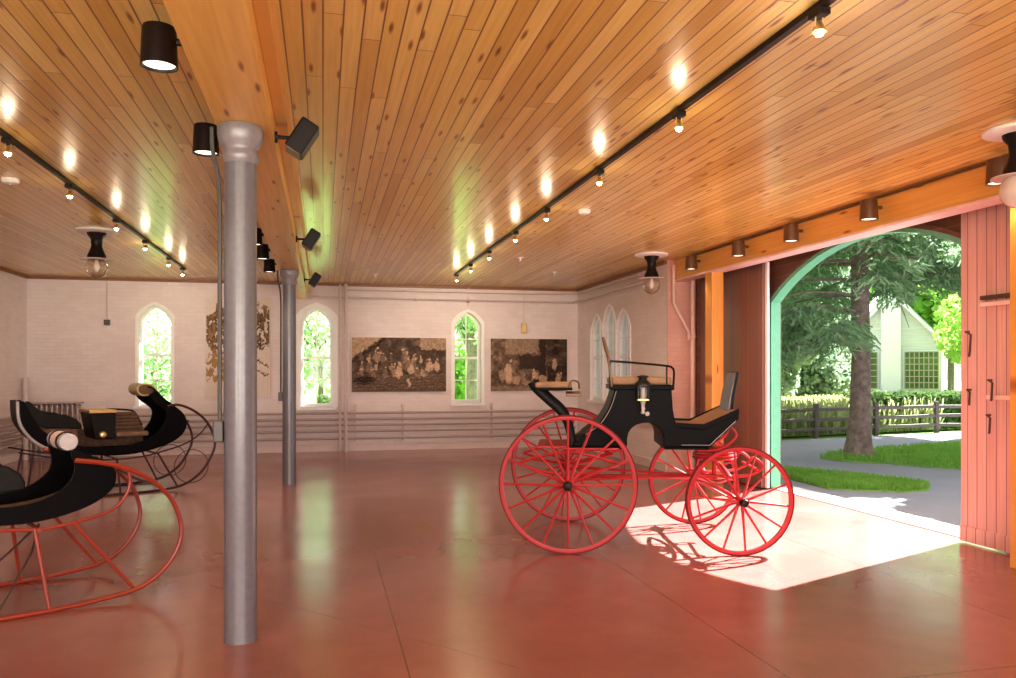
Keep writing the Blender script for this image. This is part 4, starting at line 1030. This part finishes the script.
def quads_obj(name, C, A, B, mat, parent=None):
    """N quads: centre C, half axes A and B"""
    n = len(C); V = np.stack([C - A - B, C + A - B, C + A + B, C - A + B], 1).reshape(-1, 3).astype(np.float32)
    me = bpy.data.meshes.new(name); me.vertices.add(4 * n); me.vertices.foreach_set('co', V.ravel())
    me.loops.add(4 * n); me.loops.foreach_set('vertex_index', np.arange(4 * n, dtype=np.int32))
    me.polygons.add(n); me.polygons.foreach_set('loop_start', np.arange(0, 4 * n, 4, dtype=np.int32))
    me.update(calc_edges=True); me.validate(); me.materials.append(MATS[mat])
    o = bpy.data.objects.new(name, me); COL.objects.link(o)
    if parent is not None: o.parent = parent
    return o
def rand_unit(n):
    v = rng.normal(size=(n, 3)); return v / np.linalg.norm(v, axis=1, keepdims=True)
def leaves(name, C, size, mat, parent=None, aspect=0.6):
    n = len(C); a = rand_unit(n); b = np.cross(a, rand_unit(n)); b /= np.linalg.norm(b, axis=1, keepdims=True) + 1e-9
    s = size * (0.6 + 0.8 * rng.random((n, 1))); return quads_obj(name, C, a * s, b * s * aspect, mat, parent)
def blades(name, poly, z, n, h, mat, label):
    xs = [p[0] for p in poly]; ys = [p[1] for p in poly]; P = []
    while len(P) < n:
        p = (random.uniform(min(xs), max(xs)), random.uniform(min(ys), max(ys)))
        if inside(p, poly): P.append((*p, z))
    P = np.array(P); hh = h * (0.5 + rng.random((n, 1)))
    up = np.stack([rng.normal(0, .35, n), rng.normal(0, .35, n), np.ones(n)], 1); up /= np.linalg.norm(up, axis=1, keepdims=True)
    th = rng.random(n) * PI; sd = np.stack([np.cos(th), np.sin(th), 0 * th], 1) * 0.006
    o = quads_obj(name, P + up * hh, sd, up * hh, mat)
    tag(o, label, 'grass', kind='stuff'); return o
tag(poly_ground('grass_island', strip1, GZ + 0.05, 'lawn'), kind='structure')
tag(poly_ground('grass_verge', grass2, GZ + 0.05, 'lawn'), kind='structure')
blades('grass', strip1, GZ + 0.05, 9000, 0.03, 'grass_blade', 'small bright green grass island just outside the doorway')
blades('grass', grass2, GZ + 0.05, 26000, 0.035, 'grass_blade', 'green lawn patch round the foot of the big conifer')
tag(poly_ground('meadow', [(8.0, 17.2), (11.5, 17.7), (13.7, 18.2), (17, 18.9), (21, 20), (45, 27), (40, 48), (10, 40)], GZ + 0.06, 'meadow'), kind='structure')

# sun corridor through the arched doorway (kept mostly free of twigs: the photo shows the floor brightly lit)
def in_beam(P, m=0.15):
    dx = P[:, 0] - 5.9; yl = 5.84 + 0.42 * dx; yh = 9.66 + 0.42 * dx; zl = 0.96 * dx; zh = 3.1 + 0.96 * dx
    return (P[:, 1] > yl - m) & (P[:, 1] < yh + m) & (P[:, 2] > zl - m) & (P[:, 2] < zh + m) & (dx > 0)

def conifer(x, y):
    t = thing('conifer_tree', 'large spreading conifer with thick grey trunk seen through the arched doorway', 'tree', (x, y, GZ))
    n = 20; prof = []
    mb = MB(); LEAN = 0.022; zs = [0, 0.12, 0.35, 0.7, 1.2, 2.0, 3.0, 4.5, 7, 10, 12.5]; rs = [0.34, 0.275, 0.225, 0.195, 0.178, 0.165, 0.155, 0.14, 0.11, .07, .02]
    vs = []
    for z, r in zip(zs, rs):
        for k in range(n):
            w = 2 * PI * k / n; f = 1 + 0.10 * math.sin(5 * w + 1) * (1 if z < 0.5 else 0.35) + 0.05 * math.sin(9 * w + z)
            vs.append((r * f * math.cos(w) - 0.0 + 0.03 * math.sin(z) + 0.01 * z, r * f * math.sin(w), z))
    mb.add(vs, [(i * n + k, i * n + (k + 1) % n, (i + 1) * n + (k + 1) % n, (i + 1) * n + k) for i in range(len(zs) - 1) for k in range(n)])
    mb.build('trunk', 'bark', t, smooth=True)
    br = MB(); C = []; A = []; B = []
    def spray(p, d, L, dens):
        """needle tufts hanging off a twig"""
        m = int(dens * L / 0.05)
        if m < 1: return
        tt = rng.random(m) * L; side = np.cross(d, (0, 0, 1)); side = side / (np.linalg.norm(side) + 1e-6)
        off = rng.normal(0, 0.055, (m, 1)) * side + np.stack([0 * tt, 0 * tt, -np.abs(rng.normal(0, 0.07, m)) - 0.25 * (tt / L) ** 2 * L], 1)
        c = p + d * tt[:, None] + off; C.append(c)
        dirs = d + rng.normal(0, 0.45, (m, 3)) + np.array([0, 0, -0.5]); dirs /= np.linalg.norm(dirs, axis=1, keepdims=True)
        A.append(dirs * (0.055 + 0.03 * rng.random((m, 1)))); s2_ = np.cross(dirs, rand_unit(m)); s2_ /= np.linalg.norm(s2_, axis=1, keepdims=True) + 1e-6
        B.append(s2_ * 0.014)
    z = 2.15; k = 0
    while z < 11.5:
        for j in range(5 if z < 5.5 else 4):
            az = k * 2.4 + j * 1.26 + random.uniform(-.25, .25); k += 1
            # azimuth relative to the camera: keep the lowest tier off the view straight in front of the trunk
            L = (3.3 if z < 5 else 3.3 * (12.5 - z) / 7.5 + .3) * random.uniform(0.8, 1.1)
            d0 = Vector((math.cos(az), math.sin(az), 0))
            if z < 3.1 and (math.cos(az) * .974 - math.sin(az) * .225) > 0.1: continue
            if z < 2.9:
                L *= 0.9
            droop = 0.10 if z < 3 else 0.13
            pts = []
            for q in range(9):
                s = q / 8 * L; pts.append(Vector((0, 0, z)) + d0 * s + Vector((0, 0, 0.18 * s - droop * s * s + 0.0)) + Vector((math.sin(s * 2 + j) * .05, 0, 0)))
            P = np.array([tuple(p) for p in pts]); W = P + np.array([x, y, GZ])
            blk = in_beam(W, 0.1)
            if blk.any():
                cut_ = int(np.argmax(blk)); 
                if cut_ < 4: continue
                pts = pts[:cut_]
            br.tube([tuple(p) for p in pts], [max(0.035 * (1 - q / 9), 0.008) for q in range(len(pts))], 5)
            for q in range(2, len(pts)):
                p = np.array(pts[q]); fwd = np.array(d0); sd = np.array((-d0[1], d0[0], 0))
                bare = 0.35 if q < 4 else 1.0
                for rep in range(3):
                    for sg in (-1, 1):
                        dd = fwd * random.uniform(.2, .9) + sd * sg * random.uniform(.4, 1) + np.array([0, 0, random.uniform(-.45, .05)]); dd /= np.linalg.norm(dd)
                        pp = p + (np.array(pts[q - 1]) - p) * random.random()
                        Lt = random.uniform(.35, .75)
                        spray(pp, dd, Lt, 3.0 * bare)
        z += 0.30 if z < 5.5 else 0.5
    br.build('branches', 'bark', t, smooth=True)
    C = np.concatenate(C); A = np.concatenate(A); B = np.concatenate(B)
    keep = ~in_beam(C + np.array([x, y, GZ]), 0.0) | (rng.random(len(C)) < 0.03)
    lat = C[:, 0] * 0.974 - C[:, 1] * 0.225          # across, as seen from the doorway
    zmin = np.interp(lat, [-3, -1.0, -0.4, 0.3, 0.7, 1.2, 3], [1.75, 1.95, 2.15, 2.35, 2.7, 3.1, 3.3]) + rng.normal(0, .10, len(C)) + .12 * np.sin(lat * 7)
    keep &= C[:, 2] > zmin
    thin = (lat > -1.9) & (lat < -0.22) & (C[:, 2] > 2.85) & (C[:, 2] < 3.75) & (C[:, 1] * .974 + C[:, 0] * .225 < 2.2)
    keep &= ~thin | (rng.random(len(C)) < 0.07)
    o = quads_obj('needles', C[keep], A[keep], B[keep], 'needles', t)
    return t
conifer(9.80, 13.15)

def blob_points(n, c, r, lumps=14, shell=0.55):
    c = np.array(c); r = np.array(r); cs = rand_unit(lumps) * (0.35 + 0.4 * rng.random((lumps, 1))); lr = 0.35 + 0.25 * rng.random(lumps)
    i = rng.integers(0, lumps, n); u = rand_unit(n) * (shell + (1 - shell) * rng.random((n, 1)) ** .5)
    return c + (cs[i] + u * lr[i][:, None]) * r
def tree(x, y, H, R, mat, label, n=9000, size=0.16, trunk=0.18, name='leafy_tree', low=0.25, cat='tree', group='trees beyond the fence', clear=False):
    t = thing(name, label, cat, (x, y, GZ), 0, group)
    mb = MB().tube([(0, 0, 0), (0.05, 0.02, H * .3), (-.05, .03, H * .6)], [trunk, trunk * .8, trunk * .4], 8)
    for k in range(6):
        a = k * 1.05 + random.random(); mb.tube([(0, 0, H * (.25 + .05 * k)), (math.cos(a) * R * .35, math.sin(a) * R * .35, H * (.42 + .05 * k)), (math.cos(a) * R * .6, math.sin(a) * R * .6, H * (.5 + .05 * k))], [trunk * .4, trunk * .25, .02], 6)
    mb.build('trunk', 'bark', t, smooth=True)
    zc = H * (low + 1) / 2; C = blob_points(n, (0, 0, zc), (R, R, H * (1 - low) / 2 * 1.1))
    if clear: C = C[~in_beam(C + np.array([x, y, GZ]), 0.3)]
    leaves('foliage', C, size, mat, t); return t

# rail fence along the far side of the drive
fe = thing('rail_fence', 'weathered wooden post and rail fence along the far side of the drive', 'fence', (0, 0, 0))
FPt = [(7.55, 16.35), (9.6, 16.75), (11.64, 17.21), (13.68, 17.69), (15.8, 18.05), (18.0, 18.45), (20.2, 18.9)]
for i, (x, y) in enumerate(FPt):
    MB().box((x - 0.055, y - 0.05, GZ), (x + 0.055, y + 0.05, 0.78)).build('fence_post', 'fence_wood', fe, bevel=0.012)
for (p, q) in zip(FPt[:-1], FPt[1:]):
    for z in (0.16, 0.40, 0.64):
        dz = random.uniform(-.02, .02)
        MB().tube([(p[0], p[1], z), ((p[0] + q[0]) / 2, (p[1] + q[1]) / 2 + .02, z + dz - .02), (q[0], q[1], z)], 0.042, 7, flat=(0.6, 1.1)).build('fence_rail', 'fence_wood', fe, smooth=True)
# hedge behind the right part of the fence
hd = thing('hedge', 'long clipped dark green hedge behind the right part of the fence', 'hedge', (18.5, 19.9, GZ), math.radians(12))
n = 26000; C = np.stack([rng.uniform(-4.4, 6, n), rng.uniform(-.6, .6, n), rng.uniform(0, 0.98, n)], 1)
side = rng.integers(0, 3, n); C[side == 0, 1] = -0.6 + rng.normal(0, .04, (side == 0).sum()); C[side == 1, 2] = 0.98 + rng.normal(0, .04, (side == 1).sum())
leaves('foliage', C, 0.05, 'hedge_leaf', hd)
MB().box((-4.3, -.5, 0), (5.9, .5, 0.88)).build('branches', 'hedge_leaf', hd)
# tall yellow-green meadow plants right behind the fence
n = 14000; P = np.stack([rng.uniform(7.6, 16.5, n), rng.uniform(0, 3.5, n), np.full(n, GZ + .06)], 1); P[:, 1] += 17.2 + 0.22 * (P[:, 0] - 10)
hh = rng.uniform(.15, .45, (n, 1)); up = np.stack([rng.normal(0, .2, n), rng.normal(0, .2, n), np.ones(n)], 1)
tag(quads_obj('tall_grass', P + up * hh, rand_unit(n) * np.array([.02, .02, 0.0]), up * hh, 'leaf_yellow'), 'pale yellow-green tall grass growing behind the rail fence', 'grass', kind='stuff')
SH = [(9.0, 22.3, 0.9, 1.0, 'leaf_grey'), (12.2, 22.0, 1.0, 1.0, 'leaf_mid'), (15.0, 22.6, 0.8, 1.0, 'leaf_yellow'), (19.2, 24.5, 0.9, 1.1, 'leaf_grey')]
SL = ['low grey-green shrub at the left end of the meadow', 'mid green shrub in the meadow left of the conifer trunk', 'pale yellow shrub behind the fence beside the conifer trunk', 'grey-green shrub in front of the white house']
for (x, y, H, R, m), lab in zip(SH, SL):
    tree(x, y, H, R, m, lab, 3500, 0.07, 0.05, 'shrub', 0.0, 'shrub', 'shrubs behind the fence')
# trees behind
TT = [(15.0, 25.5, 8.0, 2.6, 'leaf_grey', 'silvery grey-green tree at the far left of the view through the arch'),
      (22.3, 34.5, 9.0, 3.4, 'leaf_grey', 'pale grey-green tree between the conifer and the left house wall'),
      (11.0, 26.5, 3.4, 1.8, 'leaf_mid', 'round mid green bush-like tree at the left behind the meadow'),
      (19.6, 29.0, 3.3, 2.0, 'leaf_grey', 'low grey bush-like tree directly behind the conifer trunk'),
      (32.6, 32.0, 6.5, 3.2, 'leaf_bright', 'bright sunlit green tree right of the white house'),
      (41.0, 43.0, 12, 5.0, 'leaf_bright', 'tall bright green tree at the far right of the view through the arch')]
for x, y, H, R, m, lab in TT:
    tree(x, y, H, R, m, lab, 13000 if H > 5 else 7000, 0.13 if H > 5 else 0.10, low=0.12 if H > 5 else 0.0)
tree(10.2, 18.0, 9.5, 2.6, 'leaf_mid', 'tall shade tree outside the right wall beyond the lancet windows', 9000, 0.16, .18, group='shade trees round the building', low=.55)  # added tree, keeps the sun out of the right-wall windows
tree(13.3, 11.2, 6.7, 2.3, 'leaf_mid', 'round shade tree right of the doorway, outside the view', 9000, 0.13, .16, group='shade trees round the building', low=.12, clear=True)  # added tree, puts the gravel outside the doorway in shade
tree(54, 60, 16, 9, 'leaf_mid', 'big dark green tree mass far behind the white house', 9000, 0.5, .3)
tree(33, 60, 15, 9, 'leaf_mid', 'big green tree mass far away behind the grey trees', 9000, 0.5, .3)
tree(19.5, 18.0, 11.0, 3.7, 'leaf_mid', 'tall shade tree over the drive, right of the doorway and outside the view', 11000, 0.15, .22, group='shade trees round the building', low=.6, clear=True)  # added tree, casts shade on the far part of the drive
# trees outside the back windows
tree(-4.2, 22.5, 3.4, 1.6, 'leaf_pale', 'pale green tree seen through the left lancet window', 2600, 0.06, .09, group='trees behind the back wall', low=.1)
tree(-0.1, 24.0, 4.6, 2.2, 'leaf_pale', 'pale green tree seen through the middle lancet window', 4500, 0.06, .10, group='trees behind the back wall', low=.15)
tree(5.6, 31.0, 2.8, 1.9, 'leaf_bright', 'low green bush far behind the third lancet window', 6000, 0.09, .05, 'shrub', group='trees behind the back wall', low=0.0, cat='shrub')
tree(4.06, 22.0, 6.5, 1.7, 'leaf_pale', 'leafy tree with thick grey trunk seen through the third lancet window', 7000, 0.07, .22, group='trees behind the back wall', low=.35)
pt = thing('planter', 'dark garden pot with a plant outside the middle lancet window', 'planter', (0.02, 17.3, GZ))
MB().lathe([(.12, 0), (.17, .6), (.19, .62), (.19, .66), (.15, .66), (.15, .6)], n=20).build('pot', 'terracotta_pot', pt, smooth=True)
leaves('plant', blob_points(500, (0, 0, .85), (.24, .24, .25)), 0.04, 'hedge_leaf', pt)
MB().lathe([(0.18, 0.0), (.20, .40), (.001, .40)], n=18).build('stand', 'box_grey', pt)

# white house
hs = thing('house', 'white clapboard house with gable roof behind the fence', 'house', (31.2, 39.0, GZ), -math.radians(39.4))
fh = lambda a, z, d: (a, d, z)
MB().prism([(-2.45, 0), (2.45, 0), (2.45, 3.3), (0, 5.95), (-2.45, 3.3)], 0, 6, fh).build('wall', 'siding', hs)
MB().sheet([(-2.85, 2.85), (0, 6.1), (2.85, 2.85)], -0.35, 6.3, 0.16, fh).prism([(-2.85, 2.85), (0, 5.98), (0, 6.2), (-3.0, 2.9)], -0.4, 6.3, fh).prism([(2.85, 2.85), (0, 5.98), (0, 6.2), (3.0, 2.9)], -0.4, 6.3, fh).build('roof', 'roof_grey', hs)
MB().prism([(-2.85, 2.8), (0, 5.9), (2.85, 2.8), (2.85, 3.02), (0, 6.14), (-2.85, 3.02)], -0.46, -0.40, fh).build('gable_trim', 'house_white', hs)
MB().box((-0.55, -0.5, 0), (0.45, 0, 6.3)).build('chimney', 'house_white', hs, bevel=0.02)
def lat(x0, x1, z0, z1):
    w = MB().box((x0 - .08, -0.06, z0 - .08), (x1 + .08, -0.01, z1 + .08)).build('porch_window', 'house_white', hs)
    MB().box((x0, -0.09, z0), (x1, -0.06, z1)).build('pane', 'hedge_leaf', w)
    mb = MB(); k = 7 if x1 - x0 > 1.2 else 3
    for i in range(k + 1):
        x = x0 + (x1 - x0) * i / k; mb.box((x - .025, -.12, z0), (x + .025, -.09, z1))
    for i in range(7):
        z = z0 + (z1 - z0) * i / 6; mb.box((x0, -.12, z - .025), (x1, -.09, z + .025))
    mb.build('lattice', 'lattice', w)
lat(0.65, 2.3, 0.7, 2.75); lat(-1.9, -0.75, 0.7, 2.75)
